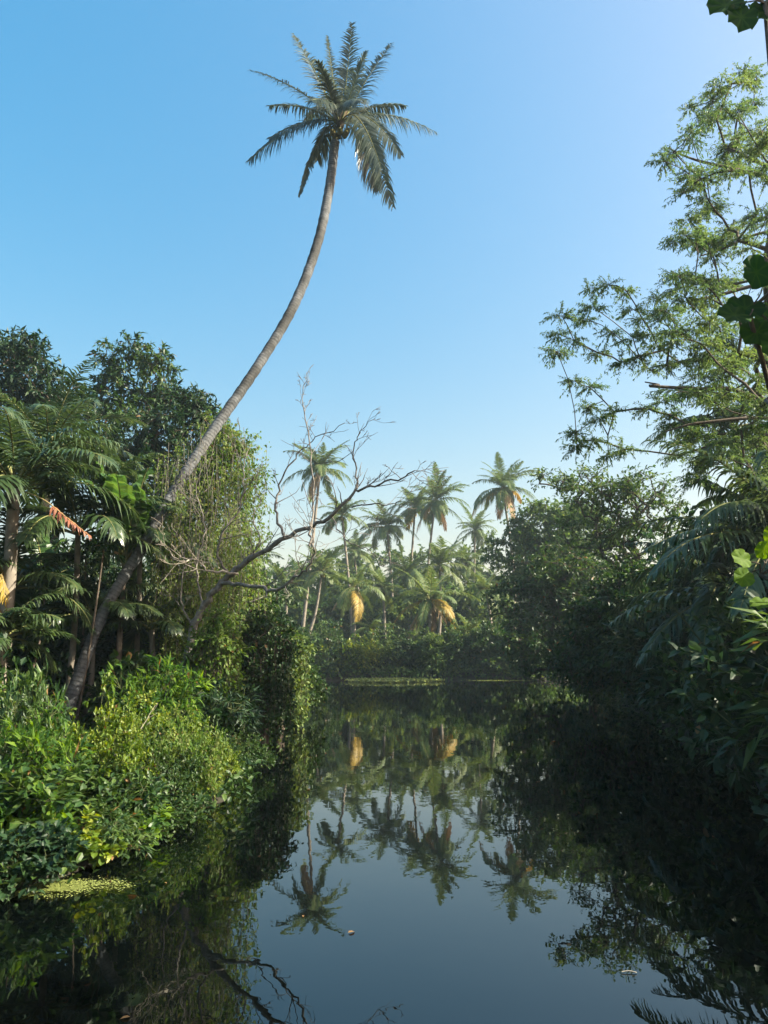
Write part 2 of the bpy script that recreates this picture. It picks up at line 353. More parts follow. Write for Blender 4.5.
# ---------------------------------------------------------------- palms
def frond_geo(rach, nleaf=60, ll=.75, lw=.045, droop=.6, rr=.02, ragged=.15, t0=.12, lseg=3, up=(0, 0, 1), vee=.25, tb=.5, tip_taper=.8):
    """one pinnate frond along a rachis polyline -> (leaflets, rachis)"""
    leaf, stem = Soup(), Soup()
    rp = smooth_path(rach, 22); n = len(rp)
    tube(stem, rp, np.linspace(rr, rr*.18, n), 5)
    seg = np.linalg.norm(np.diff(rp, axis=0), axis=1); cl = np.concatenate([[0], np.cumsum(seg)])/seg.sum()
    t = np.linspace(t0, 1, nleaf); t = np.clip(t + rng.uniform(-.3, .3, nleaf)/nleaf, t0, 1)
    t = np.repeat(t, 2); side = np.tile([1., -1.], nleaf); N = len(t)
    keep = rng.random(N) > ragged*.45; t, side = t[keep], side[keep]; N = len(t)
    bp = np.stack([np.interp(t, cl, rp[:, k]) for k in range(3)], 1)
    tg = unit(np.stack([np.interp(t, cl, unit(np.gradient(rp, axis=0))[:, k]) for k in range(3)], 1))
    U = np.tile(np.asarray(up, float), (N, 1)); sdir = unit(np.cross(tg, U)); nn = np.cross(sdir, tg)
    sw = (.45 + .75*t**1.3)[:, None] + rng.standard_normal((N, 1))*.08
    d0 = unit(sdir*side[:, None] + tg*sw + nn*vee + rng.standard_normal((N, 3))*.09)
    prof = np.clip(np.sin(PI*np.clip(.16 + .80*t, 0, 1)), .05, 1)**.62*(1-(1-tip_taper)*t)
    ln = ll*prof*rng.uniform(1-ragged, 1.06, N)
    dr = droop*rng.uniform(.6, 1.4, N)
    tint0 = np.clip(tb + rng.standard_normal(N)*.16, 0, 1)
    rows, tints = [], []
    S = np.linspace(0, 1, lseg+1); wprof = np.interp(S, [0, .25, .7, 1], [.55, 1, .72, .04])
    prev = None
    for s_, wp in zip(S, wprof):
        c = bp + d0*(ln*s_*(1-.18*dr*s_))[:, None]; c[:, 2] -= dr*ln*s_*s_*.75
        wd_ = unit(tg - d0*np.sum(tg*d0, 1, keepdims=True))
        rows += [c - wd_*(lw*wp*.5), c + wd_*(lw*wp*.5)]; tints += [tint0, tint0]
    V = np.stack(rows, 1); k = V.shape[1]
    F = []
    for i in range(lseg): F += [(2*i, 2*i+1, 2*i+3), (2*i, 2*i+3, 2*i+2)]
    leaf.add(V, np.array(F)[None] + (np.arange(N)*k)[:, None, None], np.stack(tints, 1))
    return leaf, stem
def frond_curve(elev, L, sag):
    """local rachis leaving the origin along +X at an elevation, sagging with its weight"""
    s = np.linspace(0, 1, 9); a = elev - sag*s**1.2
    st = np.stack([np.cos(a), np.zeros(9), np.sin(a)], 1)*L/8
    return np.vstack([[0, 0, 0], np.cumsum(st[:-1], 0)])
def join(leaf, stem, mats, name):
    """one frond mesh: leaflets in slot 0, rachis in slot 1"""
    nf = sum(len(f) for f in leaf.f); s = Soup()
    for q in (leaf, stem):
        for v, f, t, sm in zip(q.v, q.f, q.t, q.sm): pass
    off = leaf.n
    s.v = leaf.v + stem.v; s.f = leaf.f + [f + off for f in stem.f]; s.t = leaf.t + stem.t; s.sm = leaf.sm + stem.sm; s.n = off + stem.n
    return s, nf
def frond_mesh(leaf, stem, mats, origin=(0, 0, 0)):
    s, nf = join(leaf, stem, mats, 'frond'); me = s.mesh('frond', mats[0], origin); me.materials.append(mats[1])
    idx = np.zeros(len(me.polygons), np.int32); idx[nf:] = 1; me.polygons.foreach_set('material_index', idx)
    return me
GREEN, YEL, DRY, RUST = (M['palm'], M['rachis']), (M['palmy'], M['rachisy']), (M['palmd'], M['rachisy']), (M['palmr'], M['rachisy'])
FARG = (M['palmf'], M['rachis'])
FR = {'up': [], 'mid': [], 'flat': [], 'low': [], 'yellow': [], 'dry': []}
for k in range(3):
    for key, el, sag, mt, dr in (('up', 1.15, .75, FARG, .35), ('mid', .72, 1.25, FARG, .6), ('flat', .25, 1.35, FARG, .8), ('low', -.3, 1.1, FARG, .9), ('yellow', -.25, 1.2, YEL, .9), ('dry', -.75, .7, DRY, 1.0)):
        lf, st = frond_geo(frond_curve(el + rng.uniform(-.1, .1), 4.4, sag + rng.uniform(-.15, .15)), 64, 1.15, .085, dr, .05, .25, tb=.5)
        FR[key].append(frond_mesh(lf, st, mt))
def palm_trunk(root, pts, r0, r1, mat, sides=8, n=28):
    s = Soup(); pp = smooth_path(pts, n); u = np.linspace(0, 1, n)
    tube(s, pp, r0 + (r1-r0)*u**.6 + r0*.5*np.exp(-u*16), sides, rough=.02)
    return part('trunk', s, mat, root)
def coconut_palm(label, pts, scale, group=None, yellow=0, dry=0, n=26, r=.15, mat='palmbark_far', nuts=True, keys=None, cat='palm tree', name='coconut_palm'):
    """pts: world trunk polyline from the ground to the crown"""
    pts = [np.asarray(q, float) for q in pts]
    root = thing(name, label, cat, pts[0], group)
    palm_trunk(root, pts, r*1.25, r*.75, M[mat])
    top = Vector(pts[-1]) - root.location
    plan = ['up']*int(n*.24) + ['mid']*int(n*.32) + ['flat']*int(n*.26) + ['low']*int(n*.16)
    if keys: plan = keys
    plan = plan + ['yellow']*yellow + ['dry']*dry
    a = rng.uniform(0, 6.28)
    for k, key in enumerate(plan):
        a += 2.39996 + rng.uniform(-.25, .25)
        o = link('frond', FR[key][int(rng.integers(3))], root, top + Vector((0, 0, rng.uniform(-.1, .15)*scale)))
        o.rotation_euler = (rng.uniform(-.22, .22), rng.uniform(-.25, .25), a); o.scale = (scale*rng.uniform(.68, 1.12),)*3
        if key == 'yellow': o['label'] = 'yellowed frond hanging under the crown'
        if key == 'dry': o['label'] = 'dry brown frond hanging down'
    if nuts:
        s = Soup()
        for k in range(8):
            c = pts[-1] + np.array([math.cos(k*2.4)*.28, math.sin(k*2.4)*.28, -.3-.12*(k % 3)])*scale; ball(s, c, np.array([.13, .13, .17])*scale)
        part('coconuts', s, M['nut'], root)
    return root
def ball(s, c, r):
    th = np.linspace(0, PI, 7); ph = np.linspace(0, 2*PI, 9)[:-1]
    V = np.array([[math.sin(a)*math.cos(b_), math.sin(a)*math.sin(b_), math.cos(a)] for a in th for b_ in ph])*r + c
    F = []
    for i in range(6):
        for k in range(8):
            a, b_ = i*8+k, i*8+(k+1) % 8; F += [(a, a+8, b_+8), (a, b_+8, b_)]
    s.add(V, F, None, True)

# the tall leaning coconut palm -----------------------------------------------------------
tp = [(60,704,13.0),(100,620,13.4),(148,538,13.9),(176,488,14.3),(215,428,14.9),(258,366,15.6),(294,305,16.3),(317,245,17.0),(329,190,17.6),(335,142,18.0)]
pts = [P(*q) for q in tp]; pts[0][2] = gz(pts[0][0], 13.0) - .15
hero = thing('leaning_coconut_palm', 'tall coconut palm with long bare curved trunk leaning over the pond', 'palm tree', pts[0])
s = Soup(); nn_ = 150; pp = smooth_path(pts, nn_); u = np.linspace(0, 1, nn_)
rad = .124 - .030*np.clip(1-u*1.1, 0, 1) + .05*np.exp(-u*26) + .006*np.sin(np.arange(nn_)*2.1)
tube(s, pp, rad, 14, rough=.025); part('trunk', s, M['palmbark'], hero)
CX, CY, CD = 340, 124, 18.05
cr = P(CX, CY, CD)
spec = [  # frond tip in the frame, depth offset, bulge up, bulge side, leaflet length, kind
 (352,24,-.2,.02,.55,'g'),(391,44,.3,.10,.62,'g'),(293,34,.1,.12,.5,'p'),(327,36,.7,.05,.3,'g'),(366,52,-.9,.06,.55,'g'),(345,60,1.4,.12,.5,'g'),(318,62,-1.2,.12,.55,'g'),
 (250,70,.2,.18,.42,'g'),(268,106,.6,.2,.42,'g'),(270,138,-.4,.25,.42,'g'),(250,160,-.1,.34,.5,'g'),(299,196,.3,.5,.16,'g'),(318,160,1.3,.45,.45,'g'),
 (393,206,-.3,.5,.42,'g'),(401,155,-.8,.5,.4,'g'),(436,132,.2,.3,.48,'g'),(405,106,.7,.24,.5,'g'),(382,170,-1.3,.5,.5,'g'),(312,100,-1.7,.3,.5,'g'),(362,100,-1.8,.3,.5,'g'),(372,118,1.8,.35,.5,'g'),(306,120,1.8,.35,.5,'g'),(378,190,.5,.5,.45,'g')]
for (tx, ty, dd, bu, ll, kd) in spec:
    e = P(tx, ty, CD + dd); v = e - cr; L = np.linalg.norm(v); lat = np.array([v[0], v[1], 0])
    a = cr + unit(lat)*.06 + np.array([0, 0, .05])
    c1 = a + v*.4 + np.array([0, 0, bu*L*.9]); s_ = np.linspace(0, 1, 9)[:, None]
    rach = (1-s_)**2*a + 2*s_*(1-s_)*c1 + s_**2*e
    up = unit(np.array([-.5*v[0]/L, -1.0 if ty < 105 and abs(dd) < 1.1 else -.35, .75]))
    lf, st = frond_geo(rach, 96, ll*1.45, .036, 1.0 if ty > 70 else .65, .024, .42, t0=.14, lseg=4, up=up, vee=.22, tb=.62 if kd == 'p' else .5)
    me = frond_mesh(lf, st, (M['palmg'], M['rachis']) if kd != 'd' else DRY, hero.location); o = link('frond', me, hero)
s = Soup()
for k in range(26):
    a_ = k*2.4; d = np.array([math.cos(a_)*.16, math.sin(a_)*.16, .35 + .1*math.sin(k)]); tube(s, [cr + np.array([0, 0, -.35 + .02*k]), cr + d*.6 + np.array([0, 0, -.15 + .02*k]), cr + d*1.3], [.05, .035, .015], 5)
part('crown_shaft', s, M['fibre'], hero)
s = Soup()
for k in range(7): ball(s, cr + np.array([math.cos(k*2.4)*.2, math.sin(k*2.4)*.2, -.22-.08*(k % 3)]), np.array([.085, .085, .11]))
part('coconuts', s, M['nut'], hero)

# ---------------------------------------------------------------- generic plants
def tree(name, label, cat, trunk, r_base, clumps, R, leafkw, leafmat, bark='bark', group=None, r_tip=.012, wob=.12, up=.12, extra=None, limb_part='trunk', twig=True, power=.5):
    trunk = [np.asarray(q, float) for q in trunk]
    root = thing(name, label, cat, trunk[0], group)
    wood, lf = Soup(), Soup()
    grow(wood, trunk, r_base, clumps, r_tip, power, 5, wob, up)
    sprays(clumps, R, leaf=lf, twig=wood if twig else None, **leafkw)
    if extra: extra(lf, wood)
    part(limb_part, wood, M[bark], root); part('crown', lf, M[leafmat], root)
    return root
def shrub_soup(h, rad, n, leafkw, R, stems=7, bottom=-.35, hang=0):
    wood, lf = Soup(), Soup()
    tube(wood, [(0, 0, -.2), (.01, 0, h*.2), (0, .01, h*.45)], [.03, .024, .012], 6)
    C = in_ellipsoid(n, (0, 0, h*.48), (rad, rad, h*.52), .5, bottom)
    an = np.arctan2(C[:, 1], C[:, 0]); ph = rng.uniform(0, 6.28, 3); rr_ = np.hypot(C[:, 0], C[:, 1])/rad
    lump = 1 + .28*np.sin(2*an + ph[0]) * rr_ + .22*np.sin(5*an + 4*rr_ + ph[1]) + .16*np.sin(9*rr_ + ph[2])
    C[:, 2] *= lump; C[:, :2] *= (1 + .2*np.sin(3*an + ph[2]))[:, None]
    ns_ = max(3, n//9); k_s = rng.integers(0, n, ns_); C[k_s, 2] += rng.uniform(.1, .5, ns_)*h
    C[:, 2] = np.maximum(C[:, 2], .10)
    a = np.zeros((n, 3)); a[:, :2] = C[:, :2]*.18
    sel = np.union1d(rng.choice(n, min(n, 26), replace=False), k_s)
    for k in sel:
        q = C[k]; b_ = np.array([q[0]*.2, q[1]*.2, -.1]); md = (b_+q)/2 + np.array([0, 0, .15*h]) + rng.standard_normal(3)*.08*h
        tube(wood, smooth_path([b_, md, q], 6), np.linspace(.012, .005, 6)*max(h, .7), 4)
    sprays(C, R, leaf=lf, twig=wood, outward=unit(C - np.array([0, 0, h*.3]))*.5, **leafkw)
    return wood, lf
SHRUB = {}
def shrub_kind(key, h, rad, n, R, mat, **kw):
    SHRUB[key] = []
    for v in range(3):
        w_, l_ = shrub_soup(h, rad, n, kw, R); SHRUB[key].append((w_.mesh('stem', M['stem']), l_.mesh('foliage', M[mat])))
def shrub(key, label, x, y, scale=1, rz=None, z=None, group=None, mat=None, name='shrub', cat='shrub', sz=None):
    zz = gz(x, y) if z is None else z
    root = thing(name, label, cat, (x, y, max(zz, 0) - .03), group)
    wm, lm = SHRUB[key][int(rng.integers(3))]
    if mat:
        kk = lm.name + mat
        if kk not in bpy.data.meshes:
            lm2 = lm.copy(); lm2.name = kk; lm2.materials[0] = M[mat]
        lm = bpy.data.meshes[kk]
    for nm, me in (('stem', wm), ('foliage', lm)): link(nm, me, root)
    root.rotation_euler = (0, 0, rng.uniform(0, 6.28) if rz is None else rz)
    root.scale = (scale, scale, sz if sz else scale)
    return root

shrub_kind('small', 1.3, 1.0, 95, .34, 'bright', nt_=7, nl=8, L=.085, W=.05, tmpl='oval', flat=.8, droop=.15, tw_r=.003)
shrub_kind('oval', 1.3, 1.0, 72, .40, 'mid', nt_=6, nl=7, L=.15, W=.085, tmpl='oval', flat=.8, droop=.2, tw_r=.004)
shrub_kind('lance', 1.3, .95, 60, .42, 'mid', nt_=9, nl=4, L=.27, W=.06, tmpl='lance', flat=.6, droop=.25, up=.3, tw_r=.005, wob=.35, tstart=.55)
shrub_kind('round', 1.1, .9, 60, .36, 'broad', nt_=6, nl=5, L=.17, W=.13, tmpl='oval', flat=.8, droop=.15, tw_r=.004)
shrub_kind('small_low', .7, .95, 85, .27, 'bright', nt_=7, nl=9, L=.075, W=.042, tmpl='oval', flat=.9, droop=.1, up=.3, tw_r=.003)
shrub_kind('oval_low', .7, .95, 62, .30, 'mid', nt_=6, nl=6, L=.155, W=.085, tmpl='oval', flat=.9, droop=.15, up=.3, tw_r=.004)
shrub_kind('lance_low', .8, .9, 60, .36, 'mid', nt_=9, nl=4, L=.25, W=.055, tmpl='lance', flat=.7, droop=.25, up=.35, tw_r=.005, wob=.35, tstart=.55)
shrub_kind('round_low', .7, .9, 65, .28, 'broad', nt_=6, nl=4, L=.19, W=.135, tmpl='oval', flat=.9, droop=.1, up=.3, tw_r=.004)
shrub_kind('big', 2.6, 2.2, 190, .55, 'teal', nt_=8, nl=9, L=.17, W=.085, tmpl='diam', flat=.7, droop=.3, tw_r=.006)
shrub_kind('far', 2.4, 2.2, 150, .6, 'mid', nt_=7, nl=7, L=.24, W=.13, tmpl='diam', flat=.7, droop=.2, tw_r=.01)

# strands hanging down: creepers
def strands(leaf, wood, S, L, per_m, ll, lw, tmpl='oval', sway=.12, tb=.5, stem_r=.004):
    S = np.asarray(S, float); L = np.broadcast_to(L, (len(S),))
    for a, ln in zip(S, L):
        k = max(3, int(ln/.35)); p = np.zeros((k+1, 3)); p[0] = a
        dr = rng.standard_normal(2)*sway*.3
        for i in range(1, k+1): dr = dr*.8 + rng.standard_normal(2)*sway*.35; p[i] = p[i-1] + np.array([dr[0]*.35, dr[1]*.35, -ln/k])
        if wood is not None: tube(wood, p, np.linspace(stem_r, stem_r*.5, k+1), 3)
        m_ = max(2, int(ln*per_m)); t = rng.uniform(0, k, m_); i0 = np.minimum(t.astype(int), k-1)
        pos = p[i0] + (p[i0+1]-p[i0])*(t-i0)[:, None] + rng.standard_normal((m_, 3))*np.array([.05, .05, .02])
        d = rng.standard_normal((m_, 3))*.6; d[:, 2] -= .8; nr = rng.standard_normal((m_, 3)); nr[:, 2] += .8
        sc = rng.uniform(.6, 1.25, m_)
        put_leaves(leaf, tmpl, pos, d, nr, ll*sc, lw*sc, np.clip(tb + rng.standard_normal()*.12 + rng.standard_normal(m_)*.16, 0, 1))

# ---------------------------------------------------------------- left bank, far layer: broadleaf trees
def lobes(spec_, Yj=.9):
    """clump centres inside crown lobes given as (px, py, Y, radius_px_x, radius_px_y, n)"""
    out = []
    for (px, py, Y_, rx, ry, n_) in spec_:
        c = P(px, py, Y_); sc = (Y_*CP + (c[2]-CAM_Z)*SP)/FPX
        out.append(in_ellipsoid(n_, c, (rx*sc, max(rx, ry)*sc*Yj, ry*sc), .35, -1.1))
    return np.vstack(out)
mango = dict(nt_=10, nl=9, L=.26, W=.085, tmpl='lance', flat=.8, droop=.3, tw_r=.006, tstart=.35)
A_ = lobes([(28,375,25,34,40,34),(62,400,25,30,24,20),(0,420,25,40,40,30),(70,440,24,46,36,40),(10,350,26,18,16,10),(40,470,24,50,30,20)])
b0 = P(40, 640, 25); b0[2] = gz(b0[0], 25) - .1
tree('broadleaf_tree', 'tall dark broadleaf tree with rounded top at far left behind the palms', 'tree', [b0, b0+[.2,.1,2.5], b0+[.1,.2,5]], .22, A_, .62, mango, 'dark')
B_ = lobes([(133,362,27,34,17,22),(112,395,27,30,22,20),(160,398,27,24,22,16),(118,440,26.5,46,36,40),(150,470,26,36,30,20)])
b0 = P(120, 640, 27); b0[2] = gz(b0[0], 27) - .1
tree('broadleaf_tree', 'broadleaf tree with flat umbrella tuft on top, just left of the leaning trunk', 'tree', [b0, b0+[.1,.1,2.5], b0+[.3,.2,5.2]], .2, B_, .6, mango, 'mid')
C_ = lobes([(190,405,25,22,20,16),(168,440,24,30,34,26),(205,440,25,22,32,20),(180,500,24,34,36,24)])
b0 = P(180, 640, 25); b0[2] = gz(b0[0], 25) - .1
tree('broadleaf_tree', 'smaller dark broadleaf tree directly behind the middle of the leaning palm trunk', 'tree', [b0, b0+[.1,0,2], b0+[.2,.2,4]], .16, C_, .6, mango, 'dark')

# ---------------------------------------------------------------- tree smothered by pale hanging creepers
VT = 16.5
V_ = lobes([(222,440,VT,26,28,22),(205,480,VT,36,34,26),(240,480,VT+.5,22,40,18),(190,540,VT-.5,34,44,30),(225,560,VT,28,50,24),(180,600,VT-.5,30,40,20)], .7)
b0 = P(205, 660, VT); b0[2] = gz(b0[0], VT) - .1
def drape(lf, wd_):
    k = 260; S = V_[rng.integers(0, len(V_), k)] + rng.standard_normal((k, 3))*np.array([.25, .25, .1])
    strands(lf, wd_, S, np.minimum(rng.uniform(.8, 3.2, k), np.maximum(S[:, 2]-.8, .4)), 38, .085, .045, 'lance', .15, .62, .004)
_drape = drape
def drape(lf, wd_):
    _drape(lf, wd_)
    k = 110; S = np.array([P(rng.uniform(158, 240), rng.uniform(450, 580), 14.4 + rng.uniform(-.5, .9)) for _ in range(k)])
    strands(lf, wd_, S, np.minimum(rng.uniform(.8, 2.6, k), S[:, 2]-.9), 26, .07, .035, 'lance', .1, .75, .004)
    k = 40; S = np.array([P(rng.uniform(165, 258), rng.uniform(425, 560), 14.6 + rng.uniform(-.6, 1.2)) for _ in range(k)])
    strands(lf, wd_, S, np.minimum(rng.uniform(.8, 2.6, k), S[:, 2]-.9), 4, .06, .03, 'lance', .22, .8, .006)
tree('creeper_draped_tree', 'slender tree smothered in pale yellow-green hanging creepers right of the leaning trunk', 'tree', [b0, b0+[-.1,0,2], b0+[.2,.1,4]], .12, V_, .5,
     dict(nt_=8, nl=10, L=.09, W=.045, tmpl='lance', flat=1, droop=.5, tw_r=.004, tstart=.2, tb=.6), 'vine', 'barkd', extra=drape, wob=.2, r_tip=.008)

# ---------------------------------------------------------------- the bare dead tree
def wander(soup, a, d, L, r, depth, ystep=.15):
    n_ = max(4, int(L/.16)); p = [np.asarray(a, float)]; d = unit(np.asarray(d, float)); q = []
    for i in range(n_):
        d = unit(d + rng.standard_normal(3)*np.array([.2, .2, .2]) + np.array([0, 0, .04])); p.append(p[-1] + d*L/n_); q.append(d)
    tube(soup, p, np.linspace(r, max(r*.25, .003), n_+1), 4 if r < .02 else 6)
    if depth > 0:
        for i in range(1, n_):
            if rng.random() < .6:
                dd = unit(q[i] + rng.standard_normal(3)*.75 + np.array([0, 0, .22])); wander(soup, p[i], dd, L*rng.uniform(.35, .62)*(1-.4*i/n_), max(r*(1-.7*i/n_)*.55, .004), depth-1)
DT = 13.2
limbs = [  # polyline in the frame with depth, radius from / to, twig chance
 ([(178,702,DT),(190,638,DT),(204,606,DT),(222,583,DT),(240,566,DT),(262,552,DT),(297,532,DT),(332,515,DT),(352,495,DT),(368,487,DT),(395,480,DT),(416,469,DT)], .125, .016, .55),
 ([(222,583,DT),(244,585,DT-.3),(275,590,DT-.6),(290,580,DT-.7),(305,571,DT-.8),(314,548,DT-.9),(311,520,DT-.9)], .062, .016, .5),
 ([(285,538,DT),(276,510,DT+.2),(280,483,DT+.3),(296,457,DT+.4),(313,440,DT+.4),(345,424,DT+.5)], .042, .010, .6),
 ([(309,546,DT-.8),(313,512,DT-.5),(313,472,DT-.3),(306,430,DT-.2),(303,394,DT),(308,374,DT)], .035, .008, .7),
 ([(352,507,DT),(383,505,DT-.2),(402,500,DT-.2)], .022, .007, .5),
 ([(357,489,DT),(354,450,DT+.2),(362,430,DT+.2),(372,419,DT+.2)], .026, .007, .6),
 ([(228,577,DT),(217,546,DT-.3),(240,508,DT-.2),(243,470,DT-.2),(250,445,DT)], .045, .010, .75),
 ([(238,574,DT),(210,570,DT-.5),(196,560,DT-.6),(180,561,DT-.8),(168,550,DT-.8)], .04, .010, .8),
 ([(230,573,DT),(258,545,DT+.3),(254,518,DT+.4),(262,498,DT+.5)], .03, .010, .6),
 ([(332,517,DT),(346,540,DT-.3),(368,548,DT-.4),(380,546,DT-.5)], .02, .006, .6),
 ([(204,606,DT),(196,570,DT+.2),(205,530,DT+.3),(196,490,DT+.3),(206,455,DT+.3)], .035, .010, .85),
 ([(196,630,DT),(180,600,DT),(184,560,DT),(172,520,DT+.2)], .03, .008, .8)]
base = P(178, 702, DT); base[2] = gz(base[0], DT) - .2
dead = thing('bare_tree', 'leafless dead tree with crooked limbs arching over the water towards the palms', 'tree', base)
first = True
for (pl, r0, r1, tw) in limbs:
    s = Soup(); q = [P(a_, b_, d_ - 1.4*max(a_-200, 0)/200) for a_, b_, d_ in pl]
    if first: q[0] = base
    pp = smooth_path(q, len(q)*5); pp[1:] += rng.standard_normal((len(pp)-1, 3))*.018
    r0, r1 = r0*.62, r1*.6; rr = np.linspace(r0**.7, r1**.7, len(pp))**(1/.7); tube(s, pp, rr, 9 if first else 6, rough=.06)
    lo = int(len(pp)*(.3 if first else .2))
    for i in range(lo, len(pp)):
        if rng.random() < tw:
            d = unit(unit(pp[min(i+1, len(pp)-1)] - pp[i-1]) + rng.standard_normal(3)*np.array([.8, .6, .8]) + np.array([0, 0, .3]))
            wander(s, pp[i], d, rng.uniform(.3, .8)*(.6 if pp[i][2] > 5.2 else 1), min(rr[i]*.5, .012), 2)
    part('trunk' if first else 'limb', s, M['barkd'] if not pl[1][0] == 210 else M['barkp'], dead); first = False

# ---------------------------------------------------------------- creeper curtain over a stump at the water's edge
def vine_mound(label, c, rx, ry, h, mat, n, dens, L=.07, W=.05, tb=.5, name='creeper_mound', base_mat='bark'):
    c = np.asarray(c, float); root = thing(name, label, 'creeper', c)
    wood, lf = Soup(), Soup()
    tube(wood, [c, c+[.05, 0, h*.45], c+[0, .05, h*.8]], [.14, .1, .05], 8)
    T = in_ellipsoid(n, c + [0, 0, h*.72], (rx, ry, h*.28), .6, -.1)
    for q in T[:14]: tube(wood, smooth_path([c+[0, 0, h*.6], (c+[0, 0, h*.7]+q)/2+[0, 0, .1], q], 5), np.linspace(.04, .01, 5), 4)
    sprays(T, .32, 6, 8, L*1.1, W, 'oval', .6, .5, leaf=lf, twig=wood, tb=tb)
    a = rng.uniform(0, 2*PI, dens); rr = rng.uniform(.6, 1.05, dens)
    S = np.stack([c[0] + np.cos(a)*rx*rr, c[1] + np.sin(a)*ry*rr, c[2] + h*(.96 - .38*rr**3*rng.uniform(.5, 1.2, dens))], 1)
    strands(lf, wood, S, np.maximum((S[:, 2]-c[2])*rng.uniform(.5, 1.0, dens), .2), 30, L, W, 'oval', .1, tb)
    part('stump', wood, M[base_mat], root); part('foliage', lf, M[mat], root)
    return root
c = P(262, 745, 15.2); vine_mound('dark green curtain of creepers hanging to the water beside the bare tree', (c[0], 15.2, .02), .58, .5, 2.55, 'mid', 60, 170, .075, .05, .35)
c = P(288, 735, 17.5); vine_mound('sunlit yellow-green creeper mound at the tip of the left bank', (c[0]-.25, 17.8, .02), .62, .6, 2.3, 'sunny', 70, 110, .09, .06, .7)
c = P(212, 745, 12.7); vine_mound('column of pale creepers climbing the base of the bare tree', (c[0], 12.7, .1), .42, .4, 2.35, 'vine', 50, 130, .07, .045, .5)
c = P(240, 620, 17.5); vine_mound('tall green creeper hump behind the crook of the bare tree', (c[0], 18.2, .3), .8, .7, 3.6, 'mid', 70, 110, .09, .06, .6)

# ---------------------------------------------------------------- left bank palms and bananas
def clump_palm(label, px, py, Yc, L, n, kinds, name='feather_palm', trunk_r=.07, ll=.6, droop=.7, base_px=None, mat=GREEN, spread=1, nl=46, rust=0, dry=0):
    """a palm with its own arching fronds; crown heart at the given place"""
    h = P(px, py, Yc); bx, by = (h[0], h[1]) if base_px is None else (P(base_px, 700, Yc)[0], Yc)
    g0 = np.array([bx, by, gz(bx, by) - .1]); root = thing(name, label, 'palm', g0)
    palm_trunk(root, [g0, (g0+h)/2 + [.05, .05, 0], h], trunk_r*1.2, trunk_r, M['palmbark_far'], 8, 14)
    a = rng.uniform(0, 6)
    for k in range(n + rust + dry):
        a += 2.4 + rng.uniform(-.3, .3); el = 1.25 - 1.2*(k/max(n, 1))*spread + rng.uniform(-.12, .12)
        m_ = mat
        if k >= n: m_ = RUST if k < n + rust else DRY; el = -.35
        rc = frond_curve(el, L*rng.uniform(.8, 1.1), 1.3 + rng.uniform(-.25, .35)); ca, sa = math.cos(a), math.sin(a)
        rc = np.stack([rc[:, 0]*ca, rc[:, 0]*sa, rc[:, 2]], 1) + h
        lf, st = frond_geo(rc, nl, ll, .045, droop*rng.uniform(.7, 1.2), .022, .18, t0=.2, lseg=3, tb=.5)
        o = link('frond', frond_mesh(lf, st, m_, g0), root)
        if k >= n: o['label'] = 'rust-red dying frond' if m_ is RUST else 'dry brown hanging frond'
    return root
clump_palm('young coconut palm with long arching glossy fronds at the left edge', 14, 490, 12.5, 2.3, 20, None, ll=.8, trunk_r=.1)
clump_palm('areca palm with many upright leafy fronds left of the leaning trunk', 78, 535, 13.6, 2.1, 18, None, ll=.6, trunk_r=.05)
clump_palm('low palm with fronds bowing over the shrubs at the foot of the leaning trunk', 2, 640, 11.8, 1.15, 14, None, ll=.45, trunk_r=.05)
clump_palm('palm with drooping fronds crossing in front of the leaning trunk', 140, 545, 14.8, 1.8, 14, None, ll=.55, trunk_r=.05)
clump_palm('small palm with one pale bent frond beside the creeper column', 192, 690, 12.7, .75, 7, None, ll=.26, trunk_r=.03, dry=1)
clump_palm('shaded slender palm at the left edge of the bank behind the bright bushes', 10, 590, 13.2, 1.9, 16, None, ll=.55, trunk_r=.05, dry=1)
clump_palm('short bushy palm between the areca palm and the leaning trunk', 92, 620, 14.2, 1.6, 16, None, ll=.5, trunk_r=.05)
clump_palm('dark low palm right of the leaning trunk in front of the creepers', 152, 630, 14.4, 1.2, 12, None, ll=.42, trunk_r=.05)
clump_palm('tall palm crown at far left under the broadleaf tree', 48, 455, 17, 2.6, 18, None, ll=.75, trunk_r=.1)
# the red dying frond hangs from the areca palm: built towards its seen tip
yc = [o for o in bpy.data.objects if o.get('label', '').startswith('young coconut palm with long')][0]
lf, st = frond_geo([P(20, 490, 12.5), P(44, 500, 11.4), P(66, 517, 11.0), P(90, 536, 10.8)], 24, .26, .045, 1.5, .014, .6, t0=.66, lseg=3)
o = link('frond', frond_mesh(lf, st, RUST, yc.location), yc); o['label'] = 'rust-red dying frond'
e0 = [o for o in bpy.data.objects if o.get('label', '').startswith('shaded slender')][0]
lf, st = frond_geo([P(12, 610, 13.2), P(2, 565, 12.6), P(4, 590, 12.4), P(6, 612, 12.4)], 26, .24, .05, 1, .015, .1, t0=.3, lseg=3)
o = link('frond', frond_mesh(lf, st, YEL, e0.location), e0); o['label'] = 'orange-yellow dying frond'

